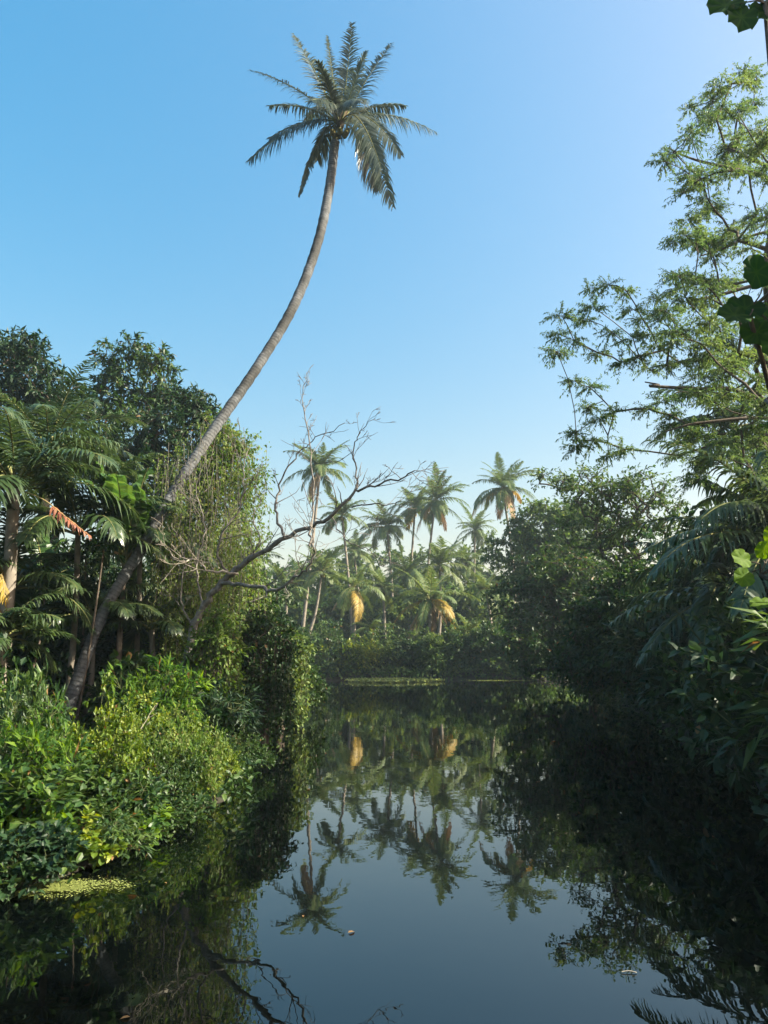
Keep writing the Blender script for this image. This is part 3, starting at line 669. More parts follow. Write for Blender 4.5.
def banana(label, px, py, Yc, specs, name='banana_plant'):
    x, y = P(px, py, Yc)[:2]; g0 = np.array([x, y, gz(x, y) - .1]); root = thing(name, label, 'plant', g0)
    top = P(px, py, Yc); s = Soup(); tube(s, [g0, (g0+top)/2, top], [.075, .06, .04], 9); part('stem', s, M['bark'], root)
    for (tx, ty, dd, bu, wid) in specs:
        e = P(tx, ty, Yc + dd); v = e - top; L = np.linalg.norm(v); c1 = top + v*.45 + np.array([0, 0, bu*L])
        t = np.linspace(0, 1, 26)[:, None]; mid = (1-t)**2*top + 2*t*(1-t)*c1 + t*t*e
        tg = unit(np.gradient(mid, axis=0)); sd_ = unit(np.cross(tg, np.array([.25, -.5, 1.]))); nn = np.cross(sd_, tg)
        tt = t[:, 0]; wp = wid*np.clip(np.sin(PI*np.clip((tt-.18)/.84, 0, 1)), 0, 1)**.5*(1-.25*tt)
        lf = Soup(); st = Soup(); tube(st, mid, np.linspace(.028, .006, 26), 5)
        for sgn in (1, -1):
            tear = np.cumsum(rng.random(26) < .18)
            for i in range(4, 25):
                j0, j1 = i, i+1; gap = .18 if tear[j1] != tear[j0] else 0
                q = []
                for j, sh in ((j0, gap*.5), (j1, -gap*.5)):
                    f = mid[j]; wv = .03*math.sin(j*1.7 + sgn)
                    o1 = f + sd_[j]*sgn*wp[j]*.55 + nn[j]*(wp[j]*.16 + wv); o2 = f + sd_[j]*sgn*wp[j] + nn[j]*(wp[j]*.02 + wv*1.6) + tg[j]*(.1*wp[j] + sh*.12)
                    q += [f, o1, o2]
                lf.add(q, [(0,3,4),(0,4,1),(1,4,5),(1,5,2)], np.full(6, np.clip(.5 + .25*rng.standard_normal(), 0, 1)))
        link('leaf', frond_mesh(lf, st, (M['banana'], M['rachis']), g0), root)
    return root
banana('banana plant with broad paddle leaves left of the leaning trunk', 124, 572, 14.0, [(98,462,-.9,.25,.34),(116,474,-1.3,.3,.36),(148,468,-.6,.35,.36),(164,500,.4,.4,.34),(136,492,-.8,.3,.32),(84,480,-1.2,.35,.32),(170,540,.5,.35,.3)])
banana('dark banana plant deep in the shade under the palms at left', 44, 590, 15.2, [(30,520,.2,.3,.3),(60,540,-.3,.35,.3),(20,560,.2,.4,.28),(75,570,.4,.4,.28)])

# ---------------------------------------------------------------- left bank shrubs
def at(px, py, Yc): return P(px, py, Yc)[:2]
KH = dict(small=1.3, oval=1.3, lance=1.3, round=1.1, big=2.6, far=2.4)
def sh(key, label, px, top, Yc, sc, **k):
    q = P(px, top, Yc); x, y = q[:2]; h = max(q[2] - max(gz(x, y), 0), .25)
    if h < 1.05 and key + '_low' in SHRUB: return shrub(key + '_low', label, x, y, sc, sz=h/.85, **k)
    return shrub(key, label, x, y, sc, sz=h/(KH[key] + .2), **k)
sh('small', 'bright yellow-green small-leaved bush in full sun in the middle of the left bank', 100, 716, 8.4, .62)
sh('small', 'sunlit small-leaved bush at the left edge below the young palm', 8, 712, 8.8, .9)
sh('round', 'round-leaved green bush directly below the foot of the leaning trunk', 50, 738, 8.9, .6)
sh('lance', 'bush of long pale pointed leaves right of the leaning trunk', 165, 672, 11.4, .6, mat='broad')
sh('oval', 'dark oval-leaved bush at the left edge close to the water', 8, 768, 7.0, .8)
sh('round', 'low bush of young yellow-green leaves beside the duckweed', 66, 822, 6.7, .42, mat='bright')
sh('oval', 'mid-green bush leaning over the water in the middle of the left bank', 100, 774, 7.6, .55)
sh('lance', 'whorled long-leaved plant at the left edge among darker bushes', 30, 742, 7.6, .5, mat='broad')
sh('small', 'olive bush with dry twigs overhanging the dark water', 184, 722, 9.4, .55, mat='vine')
sh('small', 'golden-green bush at the outer tip of the near left bank', 204, 738, 10.3, .48)
sh('oval', 'glossy dark bush between the leaning trunk and the creeper column', 178, 690, 12.0, .85, mat='dark')
sh('round', 'broad-leaved bush behind the pale pointed-leaved bush', 138, 660, 13.6, .8, mat='mid')
sh('small', 'low ragged bush dipping into the water under the sunlit bushes', 150, 792, 8.0, .55, mat='mid')
sh('oval', 'leafy bush behind the sunlit edge bush at far left', -6, 672, 11.5, .8)
sh('lance', 'dark lance-leaved bush at the foot of the bare tree', 208, 690, 12.4, .7, mat='dark')
sh('small', 'shaded bush under the far end of the left bank', 290, 650, 21, 1.1, mat='mid')
sh('oval', 'bush leaning out beyond the sunlit creeper mound', 272, 640, 24, 1.15, mat='mid')
sh('oval', 'dark low bush at the lower left corner touching the duckweed', 14, 828, 6.1, .5, mat='dark')
sh('small', 'sunlit bush behind the olive bush below the creeper column', 150, 706, 10.2, .65)
sh('small', 'small dark bush at the waterline right of the golden-green bush', 236, 735, 11.8, .6, mat='mid')
sh('oval', 'leafy mid-green bush in the middle of the bank below the bright one', 60, 765, 7.6, .62)
sh('small', 'ragged green bush at the waterline between the olive and mid-green bushes', 156, 752, 8.7, .5, mat='mid')
sh('round', 'shaded round-leaved bush left of the foot of the leaning trunk', 0, 690, 10.6, .7, mat='mid')
sh('lance', 'spiky long-leaved plant standing up out of the sunlit bushes', 28, 708, 8.2, .42, mat='mid')
sh('lance', 'drooping long-leaved plant at the water under the golden-green bush', 196, 770, 9.6, .42, mat='bright')
sh('round', 'large-leaved creeping plant at the waterline of the middle bank', 128, 812, 7.6, .42, mat='broad')
sh('lance', 'long-leaved plant at the waterline right of the duckweed', 100, 835, 7.0, .4, mat='mid')
sh('round', 'pale large-leaved plant at the left edge above the dark low bush', 28, 790, 6.7, .4, mat='broad')
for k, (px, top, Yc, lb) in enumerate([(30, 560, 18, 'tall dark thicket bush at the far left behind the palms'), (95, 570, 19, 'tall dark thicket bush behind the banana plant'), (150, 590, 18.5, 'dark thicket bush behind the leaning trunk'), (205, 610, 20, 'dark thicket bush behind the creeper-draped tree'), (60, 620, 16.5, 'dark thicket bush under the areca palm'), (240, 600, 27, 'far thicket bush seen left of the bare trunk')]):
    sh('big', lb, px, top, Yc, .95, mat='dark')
# dry twigs fallen on the bank
s = Soup(); root = thing('fallen_branch', 'dry brown branch lying across the sunlit bushes of the left bank', 'branch', P(140, 745, 9.9))
for a_, b_ in (((104,738),(160,760)),((140,745),(172,800)),((148,752),(152,812)),((128,742),(150,722)),((160,772),(192,748)),((120,748),(100,770))):
    q0, q1 = P(*a_, 9.75), P(*b_, 9.5); tube(s, smooth_path([q0, (q0+q1)/2 + rng.standard_normal(3)*.05, q1], 7), np.linspace(.014, .005, 7), 5)
    wander(s, (q0+q1)/2, q1-q0 + rng.standard_normal(3)*.2, .4, .006, 1)
part('twigs', s, M['barkp'], root)
# thin upright stems among the left palms
for k, (x0, y0, x1, y1, Yc, lb) in enumerate([(14,712,40,640,12.6,'thin leaning grey pole stem at the left behind the bright bushes'),(84,600,104,548,13.2,'thin pale sapling stem left of the leaning trunk'),(82,650,86,560,14.2,'straight thin sapling stem deep among the left palms')]):
    q0, q1 = P(x0, y0, Yc), P(x1, y1, Yc); q0[2] = gz(q0[0], Yc) - .1
    rt = thing('sapling', lb, 'sapling', q0); s = Soup(); tube(s, smooth_path([q0, (q0+q1)/2+[.03, 0, 0], q1], 9), np.linspace(.03, .016, 9), 6); part('trunk', s, M['bark'], rt)
    lf = Soup(); sprays([q1, q1+[0, 0, .2]], .35, 6, 6, .16, .07, 'oval', .7, .3, leaf=lf); part('crown', lf, M['mid'], rt)

# undergrowth that nobody could count
def cover(name, label, xs, ys, n, hmax, L, W, tmpl, mat, dmin=.1, dmax=6, mask=None, clump=.5):
    x = rng.uniform(*xs, n); y = rng.uniform(*ys, n); d = shore_dist(x, y); ok = (d > dmin) & (d < dmax)
    if mask is not None: ok &= mask(x, y)
    x, y = x[ok], y[ok]; z = ground_z(x, y); N = len(x)
    hh = hmax*(.35 + .65*np.clip(.5 + .6*wobble(x*.9+3, y*.9), 0, 1))
    pos = np.stack([x, y, np.maximum(z, 0) + rng.random(N)**.8*hh], 1)
    d_ = rng.standard_normal((N, 3))*.9; d_[:, 2] += .15; nr = rng.standard_normal((N, 3))*.6; nr[:, 2] += 1
    sc = rng.uniform(.6, 1.25, N); lf = Soup()
    put_leaves(lf, tmpl, pos, d_, nr, L*sc, W*sc, np.clip(.5 + .2*rng.standard_normal(N), 0, .88))
    o = link(name, lf.mesh(name, M[mat])); o['kind'] = 'stuff'; o['label'] = label; return o
cover('undergrowth', 'tangled low undergrowth covering the left bank', (-14, -1.5), (3, 26), 60000, .35, .10, .055, 'oval', 'mid', -.28, 9)
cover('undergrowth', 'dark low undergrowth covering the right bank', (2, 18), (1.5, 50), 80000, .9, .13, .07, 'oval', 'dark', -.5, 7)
cover('undergrowth', 'low green undergrowth along the far bank', (-26, 22), (49, 68), 50000, 1.3, .3, .16, 'diam', 'sunny', -.4, 14, mask=lambda x, y: y > 48)
cover('leaf_litter', 'leaf litter and seedlings on the near bank', (-4, 4), (-3, 2.5), 5000, .06, .08, .045, 'oval', 'litter', .1, 8)
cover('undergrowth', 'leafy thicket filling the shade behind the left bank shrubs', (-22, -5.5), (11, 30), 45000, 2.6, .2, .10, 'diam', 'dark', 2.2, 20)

# ---------------------------------------------------------------- far bank palms
def fp(label, top, base_, Yc, scale, bend=0, mid=None, **k):
    t = P(*top, Yc); b_ = P(base_[0], base_[1], Yc); b_[2] = gz(b_[0], Yc) - .1
    md = (t+b_)/2 + np.array([bend, 0, 0])
    return coconut_palm(label, [b_, md, t] if mid is None else [b_, P(*mid, Yc), t], scale, **k)
fp('tallest far palm, its thin trunk rising behind the limbs of the bare tree', (320,470), (299,645), 70, .98, mid=(311,557), dry=1, r=.17)
fp('short palm just right of the tallest far palm, crown below it', (342,516), (353,645), 74, .72, .2)
fp('dusky bluish palm between the bare tree and the twin palms', (387,527), (392,645), 82, .95, .3)
fp('left one of the twin tall palms at the centre of the far bank', (415,508), (411,600), 84, .82, -.3, yellow=1)
fp('right one of the twin tall palms at the centre, full golden-lit crown', (435,502), (428,610), 80, 1.0, -.5, dry=2)
fp('tall lone palm right of the centre with yellow fronds hanging under its crown', (503,488), (512,600), 72, .92, .5, yellow=2, dry=2)
fp('distant small palm left of the lone yellow-skirted palm', (475,530), (462,620), 92, .85, .5)
fp('big low palm with bright yellow dead fronds at the centre of the far bank', (430,600), (420,655), 58, .86, .3, yellow=3, dry=3, r=.16, n=20)
fp('palm with orange-tinged fronds standing on the far bank below the bare limbs', (354,588), (352,652), 58, .72, .1, yellow=1, dry=2, n=18)
fp('palm crown just above the low yellow palm', (440,566), (436,650), 66, .8, .2)
fp('pale palm in haze at the middle of the grove', (383,590), (384,650), 68, .72, .1)
fp('dim palm behind the bare tree trunk with drooping crown', (250,560), (258,645), 72, .85, -.3)
fp('bluish palm half hidden left of the lone palm', (466,565), (470,650), 84, .8, .2)
fp('shaded palm whose crown merges with the grove under the tallest palm', (322,572), (297,648), 66, .75, .4)
fp('palm with ragged top in the haze right of the bare limbs', (354,552), (362,645), 90, .85, .2)
fp('small palm at the right end of the grove next to the dark trees', (486,590), (492,650), 62, .62, .2)
fp('leaning palm with thin trunk at the left of the far bank', (286,590), (296,650), 64, .62, -.3)
fp('slim palm in the grove behind the big low yellow palm', (408,575), (404,650), 76, .8, .2)
fp('young low palm on the far waterline right of the pale weed patch', (470,632), (468,662), 57, .5, 0, nuts=False, n=16)
fp('young low palm at the left of the far waterline', (372,630), (372,660), 57, .48, 0, nuts=False, n=16)

# far shore shrubs and woods
k = 0
for (px, Yc, sc, mt, lb) in [(322,54.5,1.0,'mid','dark shrub at the left end of the far bank'),(348,54,.85,'bright','light green shrub below the palm with orange fronds'),(372,55.5,.9,'sunny','leafy shrub left of the pale weed patch'),
     (395,56,.9,'dark','shaded shrub right behind the pale weed patch'),(418,56.5,.85,'sunny','shrub at the foot of the big low yellow palm'),(442,55.5,.95,'sunny','shrub right of the foot of the yellow palm'),(466,56,1.1,'mid','broad dark shrub right of the pale weed patch'),
     (492,55,1.05,'mid','bluish shrub on the far bank near the dark trees'),(515,54,1.15,'mid','last shrub of the far bank against the dark trees'),(300,55,1.1,'sunny','shrub half hidden by the sunlit creeper mound')]:
    x, y = at(px, 665, Yc); shrub('far', lb, x, y, sc, mat=mt, sz=sc*1.0)
F_ = []
for (px, py, Yc, rx, ry, nn__) in [(250,600,90,70,50,90),(310,595,95,60,42,90),(380,592,100,60,46,100),(450,592,100,60,46,100),(520,580,95,60,50,60),(200,590,80,60,60,50),(300,625,100,60,40,90),(360,622,104,60,40,90),(420,622,104,60,40,90),(480,615,100,60,44,90),(540,610,96,60,44,80),(250,630,96,60,40,80),(570,570,90,60,60,50),(345,625,76,50,30,80),(410,625,76,50,30,80),(470,620,76,50,34,80),(285,625,74,50,30,80)]:
    F_.append(lobes([(px, py, Yc, rx, ry, nn__)], .5))
F_ = np.vstack(F_); lf = Soup(); sprays(F_, 1.5, 9, 16, .5, .26, 'diam', .8, .3, leaf=lf, tv=.22)
o = link('far_woods', lf.mesh('far_woods', M['sunny'])); o['kind'] = 'stuff'; o['label'] = 'hazy woods closing the view behind the far palms'

# ---------------------------------------------------------------- right bank: mid trees
dense = dict(nt_=8, nl=9, L=.24, W=.11, tmpl='diam', flat=.7, droop=.35, tw_r=.008)
def rt_tree(name, label, spec_, base_, Yc, h1, r, mat, R=.7, kw=dense, bark='bark', group=None):
    C = lobes(spec_); b_ = P(base_[0], base_[1], Yc); b_[2] = gz(b_[0], Yc) - .1
    return tree(name, label, 'tree', [b_, b_+[.1, .1, h1*.5], b_+[-.1, .1, h1]], r, C, R, kw, mat, bark, group, r_tip=.014)
rt_tree('round_tree', 'dark rounded tree bulging over the water right of the far bank', [(560,575,36,44,34,70),(530,605,36,36,34,60),(590,600,35,46,40,70),(545,650,35,46,28,50),(600,650,34,40,34,40)], (590,680), 38, 3, .2, 'mid', .75)
rt_tree('hazy_tree', 'bluish hazy tree rising behind the dark rounded tree', [(545,525,50,36,26,60),(520,560,50,32,30,50),(575,535,48,40,30,60)], (560,660), 54, 6, .22, 'sunny', .9, dict(dense, L=.32, W=.15))
rt_tree('airy_tree', 'airy tree with sky showing through its fine twigs at middle right', [(590,488,28,36,22,40),(620,500,28,40,28,44),(650,500,27,36,34,44),(600,530,28,44,24,40),(560,480,29,22,14,14),(640,545,27,46,26,40)], (640,660), 29, 5, .16, 'sunny', .5, dict(nt_=8, nl=5, L=.15, W=.075, tmpl='oval', flat=.7, droop=.3, tw_r=.006))
rt_tree('shore_tree', 'dark leafy tree leaning over the right shore under the palm fronds', [(640,600,21,50,36,70),(610,630,21,40,34,60),(680,610,20,46,46,60),(650,660,20,50,30,50),(590,665,22,34,24,34)], (700,700), 21, 2, .16, 'mid', .5, dict(nt_=8, nl=9, L=.16, W=.075, tmpl='oval', flat=.7, droop=.3, tw_r=.006))
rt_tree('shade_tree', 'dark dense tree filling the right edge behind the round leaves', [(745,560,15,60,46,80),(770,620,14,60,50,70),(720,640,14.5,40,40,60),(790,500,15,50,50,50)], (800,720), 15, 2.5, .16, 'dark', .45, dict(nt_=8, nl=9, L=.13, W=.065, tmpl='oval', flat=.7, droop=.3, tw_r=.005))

# feathery tree with flat layered sprays
z6 = [(660,230),(700,250),(620,270),(480,350),(560,330),(490,425),(550,390),(590,350),(640,450),(700,480),(750,440),(400,520),(430,490),(600,480),(640,540),(740,530),(480,560),(515,580),(470,620),(540,640),(520,690),(470,760),(440,780),(540,770),(610,740),(700,690),(750,720),(680,800),(560,830),(450,890),(440,930),(530,910),(620,920),(700,870),(750,890),(720,420),(690,330)]
z7 = [(170,90),(220,80),(280,100),(170,150),(150,190),(70,180),(60,240),(55,295),(110,260),(230,230),(300,160),(190,300),(330,190),(260,330),(320,310),(350,350),(400,160),(440,50),(470,120),(430,240),(530,190),(520,270),(450,330),(560,330),(620,340),(600,250),(110,390),(160,410),(160,470),(190,510),(240,490),(110,560),(120,600),(170,580),(220,630),(270,610),(400,450),(480,430),(350,480),(420,500),(450,590),(520,570),(640,560),(700,600),(440,630),(600,620),(750,480),
      (690,420),(640,300),(700,280),(380,120),(500,60),(580,90),(380,280),(410,340),(300,250),(360,240)]
px_ = [(540+a/3.227, b_/3.227) for a, b_ in z6] + [(540+a/3.227, 260+b_/3.227) for a, b_ in z7]
px_ += [(x+rng.uniform(-14, 10), y+rng.uniform(-12, 12)) for x, y in px_ if x > 690] + [(rng.uniform(690, 810), rng.uniform(90, 490)) for _ in range(40)]
FC = np.array([P(x, y, 13 + rng.uniform(-1.6, 1.6)) for x, y in px_])
px_ += [(rng.uniform(650, 790), rng.uniform(300, 500)) for _ in range(34)]
FC = np.array([P(x, y, 13 + rng.uniform(-1.6, 1.6)) for x, y in px_])
b0 = np.array([9.6, 13.4, gz(9.6, 13.4)-.1])
trunk = [b0, b0+[-.3,.1,2.2], b0+[-.6,0,4.4], P(830, 330, 13.2), P(810, 220, 13.2)]
def feather_extra(lf, wd_):
    for pl, r0 in (([(830,430),(768,408),(735,390),(700,389),(650,386),(660,385),(645,382)], .06), ([(830,430),(768,418),(700,423),(680,427),(664,432)], .045), ([(820,200),(768,178),(715,165),(690,158),(668,148)], .05), ([(835,300),(768,285),(720,295),(705,298),(690,302)], .05), ([(820,250),(770,232),(720,250),(700,256)], .04)):
        q = smooth_path([P(x, y, 13.1) for x, y in pl], 22); tube(wd_, q, np.linspace(r0, .012, 22), 7)
root = thing('feathery_tree', 'tall spreading tree with light feathery foliage in layers at the upper right', 'tree', b0)
wood, lf = Soup(), Soup()
grow(wood, trunk, .2, FC, .0075, .5, 5, .10, .05); feather_extra(lf, wood)
sprays(FC, .36, 24, 20, .07, .02, 'diam', .34, .8, up=.16, leaf=lf, twig=wood, tw_r=.0018, tstart=.2, wob=.6)
part('trunk', wood, M['bark'], root); part('crown', lf, M['feather'], root)

# palms on the right bank whose fronds reach into the view
def aimed_palm(label, heart, base_xy, tips, r=.12, ll=.7, extra=8, L=3.2, name='coconut_palm'):
    h = np.asarray(heart, float); g0 = np.array([*base_xy, gz(*base_xy)-.1]); root = thing(name, label, 'palm tree', g0)
    palm_trunk(root, [g0, (g0+h)/2+[.15, .1, 0], h], r*1.2, r*.8, M['palmbark_far'], 9, 18)
    for (tx, ty, Yc, bu, kd) in tips:
        e = P(tx, ty, Yc); v = e-h; ln = np.linalg.norm(v); c1 = h + v*.45 + np.array([0, 0, bu*ln]); s_ = np.linspace(0, 1, 9)[:, None]
        lf, st = frond_geo((1-s_)**2*h + 2*s_*(1-s_)*c1 + s_**2*e, 64, ll, .05, 1.0, .03, .2, t0=.14, lseg=4, tb=.5)
        o = link('frond', frond_mesh(lf, st, {'g': GREEN, 'y': YEL, 'd': DRY}[kd], g0), root)
        if kd != 'g': o['label'] = 'yellowed frond' if kd == 'y' else 'dry brown frond'
    a = rng.uniform(0, 6)
    for k in range(extra):
        a += 2.4; rc = frond_curve(1.2-.9*k/extra, L, 1.3); rc = np.stack([rc[:, 0]*math.cos(a), rc[:, 0]*math.sin(a), rc[:, 2]], 1) + h
        lf, st = frond_geo(rc, 54, ll, .05, .8, .03, .18, t0=.14); link('frond', frond_mesh(lf, st, GREEN, g0), root)
    return root
aimed_palm('coconut palm at the right edge whose pale-ribbed frond arches out over the water', P(800, 560, 11.5), (6.9, 11.6), [(648,548,11,.32,'g'),(700,520,10.5,.5,'g'),(624,586,12.5,.3,'g'),(690,478,12,.3,'g'),(735,470,11,.35,'g'),(740,610,9.8,.4,'g')], extra=9)
aimed_palm('shaded palm with long drooping fronds low on the right bank', P(735, 610, 13.5), (6.5, 13.6), [(612,622,13.5,.35,'g'),(640,660,13,.4,'g'),(702,664,11.5,.6,'g'),(668,590,14,.3,'g'),(690,690,12.5,.5,'g')], extra=8, L=2.4, r=.1, ll=.6)
aimed_palm('palm crown showing through the feathery tree at the right', P(735, 430, 19), (9.4, 19), [(680,420,19,.3,'g'),(700,470,18.5,.5,'g'),(770,470,19,.4,'g'),(720,385,19,.2,'g')], extra=10, L=2.6)

# right shore shrubs, mostly in shade
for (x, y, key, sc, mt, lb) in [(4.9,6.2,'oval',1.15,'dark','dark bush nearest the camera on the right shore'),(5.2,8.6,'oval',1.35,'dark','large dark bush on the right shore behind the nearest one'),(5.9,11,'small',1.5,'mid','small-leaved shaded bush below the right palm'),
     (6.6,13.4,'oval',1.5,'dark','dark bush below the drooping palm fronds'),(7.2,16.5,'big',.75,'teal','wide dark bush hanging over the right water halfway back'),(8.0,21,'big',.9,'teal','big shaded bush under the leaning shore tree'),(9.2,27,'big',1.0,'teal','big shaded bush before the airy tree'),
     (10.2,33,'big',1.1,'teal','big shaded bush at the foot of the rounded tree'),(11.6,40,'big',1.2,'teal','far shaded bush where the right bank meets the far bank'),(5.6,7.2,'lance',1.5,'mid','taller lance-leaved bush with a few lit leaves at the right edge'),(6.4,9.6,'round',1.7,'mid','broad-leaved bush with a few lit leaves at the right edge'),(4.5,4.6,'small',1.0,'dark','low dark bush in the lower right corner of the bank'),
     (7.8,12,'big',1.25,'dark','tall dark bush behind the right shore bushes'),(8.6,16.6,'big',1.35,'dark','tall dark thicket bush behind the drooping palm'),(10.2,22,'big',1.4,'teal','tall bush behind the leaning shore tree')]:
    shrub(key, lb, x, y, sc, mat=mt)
# trees added further back on the right to shade the bank from the sun
for k, (x, y, hh, lb) in enumerate([(14,8.5,8,'tall shade tree added on the right bank beyond the edge of the view'),(15,17,9.5,'dense shade tree added on the right bank behind the feathery tree'),(16,26,10,'dense shade tree added behind the airy tree on the right bank'),(19,36,8,'dense shade tree added far back on the right bank'),(13,3.5,7,'shade tree added on the near right bank beside the viewer')]):
    C = in_ellipsoid(110, (x, y, hh*.58), (3.2, 4.2, hh*.42), .4, -1.1); b_ = np.array([x, y, gz(x, y)-.1])
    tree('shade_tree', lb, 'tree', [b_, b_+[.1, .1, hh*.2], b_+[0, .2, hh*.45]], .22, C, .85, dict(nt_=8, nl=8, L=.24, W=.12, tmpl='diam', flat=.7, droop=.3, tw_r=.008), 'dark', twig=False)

# near tree with big round leaves at the right: branches reach into the frame
b0 = np.array([3.9, 2.6, gz(3.9, 2.6)-.1]); root = thing('round_leaved_tree', 'tree with big round thick leaves reaching in from the right edge close to the camera', 'tree', b0)
tg = [(765,4,3.1),(748,312,3.2),(760,575,3.4),(790,120,3.1),(800,420,3.2),(810,600,3.2),(780,640,3.3),(830,250,3.2),(766,400,3.6)]
T_ = np.array([P(*q) for q in tg]); wood, lf = Soup(), Soup()
grow(wood, [b0, b0+[-.1, .1, 1.2], b0+[-.25, .3, 2.4], b0+[-.4, .4, 3.4]], .09, T_, .011, .5, 6, .1, .05)
def lay(lst):  # tint paints in the backlight: dark upper clusters, glowing lower one
    for (px, py, Yc, L, W, dx, dz, ty, tint) in lst:
        q = P(px, py, Yc); tw = T_[np.argmin(np.linalg.norm(T_ - q, axis=1))]
        tube(wood, smooth_path([tw, (tw+q)/2 + [.02, 0, .02], q], 5), [.005, .004, .0035, .003, .003], 5)
        put_leaves(lf, 'round', q[None], np.array([[dx, -.2, dz]]), np.array([[rng.normal()*.15, -1, ty]]), L, W, np.array([tint]), True)
lay([(738,-2,3.1,.20,.18,-.7,-.6,.6,.1),(740,4,3.05,.19,.15,-.1,-1,.4,.1),(750,2,3.15,.19,.16,.6,-.8,.5,.15),(735,-6,3.2,.17,.16,-1,-.2,.5,.1),(762,0,3.12,.17,.15,.2,-1,.6,.12),(775,-20,3.2,.17,.15,.6,.3,.5,.4),
     (760,300,3.2,.20,.17,-.8,-.5,.5,.05),(762,290,3.15,.17,.14,-.3,.8,.4,.05),(750,315,3.1,.16,.14,-.9,-.1,.5,.1),(765,320,3.25,.17,.15,-.7,-.9,.4,.25),(772,300,3.3,.18,.16,.6,.4,.6,.3),(775,330,3.2,.17,.15,-.1,-1,.3,.3),
     (752,562,3.35,.105,.095,-.9,.25,.45,.95),(752,572,3.4,.105,.095,-.8,-.45,.4,.8),(762,560,3.45,.09,.08,.1,.8,.5,.85),(772,578,3.4,.13,.12,.8,-.3,.6,.5),(790,560,3.3,.14,.12,.2,.6,.4,.6),(770,545,3.5,.11,.1,.4,.9,.3,.9),(775,602,3.45,.13,.1,-.9,-.15,1.5,.85),(790,615,3.4,.13,.11,-.8,-.4,.8,.5)])
for q in T_:
    for k in range(5):
        d = rng.standard_normal(3); put_leaves(lf, 'round', (q + np.array([.12, 0, 0]) + np.abs(rng.normal(0, .12, 3))*[1, 1, .5])[None], d[None], np.array([[rng.normal()*.3, -.8, .7]]), .15, .13, np.array([rng.uniform(.2, .6)]), True)
for c_, n_ in ((T_[0], 34), (T_[1], 34), (T_[8], 12)):  # leaves added mostly off-frame to shade the clusters from the sun
    for k in range(n_):
        u_ = rng.uniform(.28, .95); q = c_ + np.array([u_, rng.normal()*.16 - .1*u_, u_*.8 + rng.normal()*.14]); d = rng.standard_normal(3)
        put_leaves(lf, 'round', q[None], d[None], np.array([[rng.normal()*.4 + .5, -.5, .8]]), .18, .16, np.array([rng.uniform(.1, .5)]), True)
    tube(wood, smooth_path([c_, c_ + [.35, 0, .3], c_ + [.9, 0, .7]], 8), np.linspace(.008, .012, 8), 6)
part('trunk', wood, M['bark'], root); part('crown', lf, M['broad'], root)

# ---------------------------------------------------------------- on the water
def weed(label, cx, cy, rx, ry, n_, sz, name='duckweed', hz_=.008):
    a = rng.uniform(0, 2*PI, n_); r_ = np.sqrt(rng.random(n_))*(1 + .35*np.sin(3*a+1) + .25*np.sin(7*a) + .2*np.sin(13*a+2)); a = a + .25*rng.standard_normal(n_)*r_; x = cx + np.cos(a)*r_*rx; y = cy + np.sin(a)*r_*ry
    pos = np.stack([x, y, np.full(n_, .006) + rng.random(n_)*hz_], 1); d = rng.standard_normal((n_, 3)); d[:, 2] = 0 if hz_ < .05 else .8; nr = rng.standard_normal((n_, 3))*.1; nr[:, 2] = 1
    keep = wobble(x*6/rx, y*6/ry) + .5*rng.standard_normal(n_) > -.35; pos, d, nr = pos[keep], d[keep], nr[keep]; n_ = len(pos)
    lf = Soup(); sc = rng.uniform(.6, 1.3, n_); put_leaves(lf, 'diam', pos, d, nr, sz*sc, sz*.9*sc, np.clip(.5 + .25*rng.standard_normal(n_), 0, 1))
    o = link(name, lf.mesh(name, M['weed'])); o['kind'] = 'stuff'; o['label'] = label
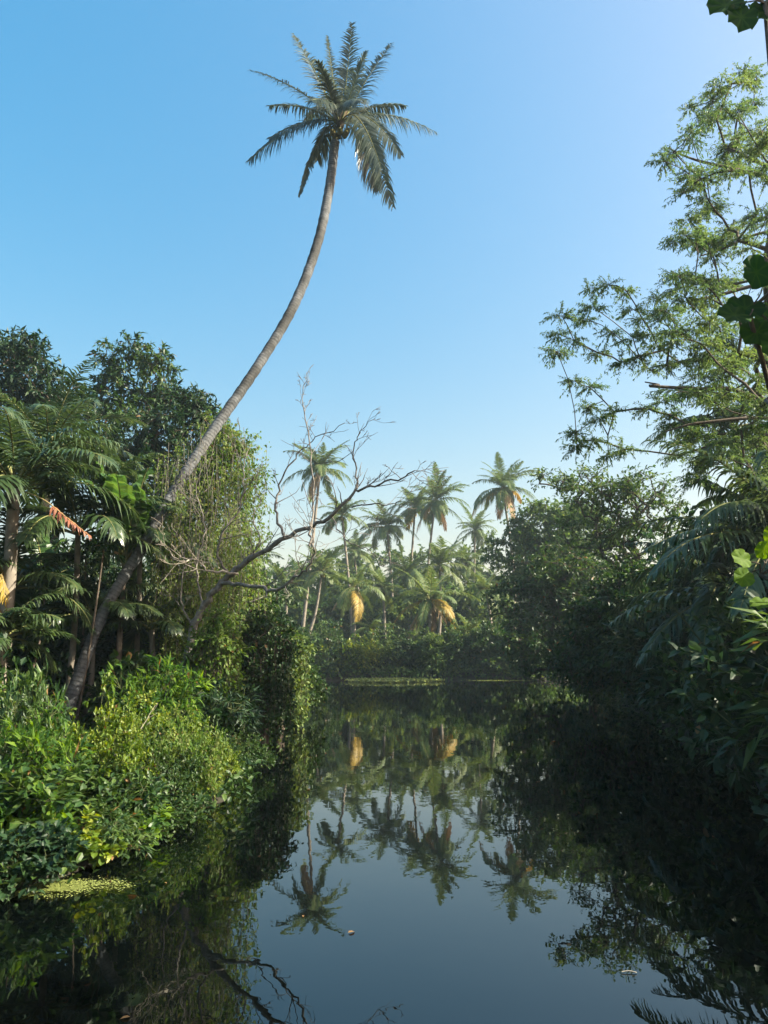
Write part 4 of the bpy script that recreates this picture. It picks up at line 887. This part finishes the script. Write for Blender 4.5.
x, y = at(95, 876, 6.05); weed('yellow-green duckweed mat floating by the near left bank', -2.55, 6.1, .42, .2, 6000, .016)
x, y = at(392, 678, 51); weed('pale green weed patch floating before the far bank', x, 49.6, 2.3, 1.7, 9000, .13, 'water_weed', .14)
x, y = at(510, 680, 51); weed('thin streak of pale weed along the far right waterline', x, 51.8, 2.6, .3, 900, .10, 'water_weed', .03)
lf = Soup(); put_leaves(lf, 'oval', np.zeros((1, 3)), np.array([[1., 0, 0]]), np.array([[0, 0, 1.]]), .05, .028, np.array([.3])); flm = lf.mesh('floating_leaf', M['dry'])
for k in range(22):
    while True:
        x, y = rng.uniform(-2, 4), rng.uniform(3.9, 16)
        if shore_dist(np.array([x]), np.array([y]))[0] < -.3: break
    o = link('floating_leaf', flm, None, (x, y, .006)); o.rotation_euler = (0, 0, rng.uniform(0, 6.28)); o.scale = (rng.uniform(.5, 1.2),)*3
    tag(o, 'small dry leaf floating on the dark pond', 'leaf', 'small leaves floating on the pond')
s = Soup(); q = P(600, 945, 4.6); tube(s, smooth_path([(1.33, 4.55, .006), (1.37, 4.553, .010), (1.41, 4.54, .006)], 7), .003, 6)
tag(link('floating_stick', s.mesh('floating_stick', M['barkp'])), 'short pale stick floating on the dark reflection at lower right', 'stick')

# ---------------------------------------------------------------- the air
hm, n, l = new_mat('haze')
pv = n.new('ShaderNodeVolumePrincipled'); pv.inputs['Color'].default_value = (.72, .9, 1, 1); pv.inputs['Density'].default_value = .0007; pv.inputs['Anisotropy'].default_value = .35
o = n.new('ShaderNodeOutputMaterial'); l.new(pv.outputs[0], o.inputs['Volume'])
s = Soup(); x0, x1, y0, y1, z0, z1 = -430, 430, -310, 530, -3, 32
V = [(x, y, z) for z in (z0, z1) for y in (y0, y1) for x in (x0, x1)]
s.add(V, [(0,2,3),(0,3,1),(4,5,7),(4,7,6),(0,1,5),(0,5,4),(2,6,7),(2,7,3),(0,4,6),(0,6,2),(1,3,7),(1,7,5)])
hz = link('haze', s.mesh('haze', hm)); hz['kind'] = 'stuff'; hz['label'] = 'thin bluish morning haze in the air'
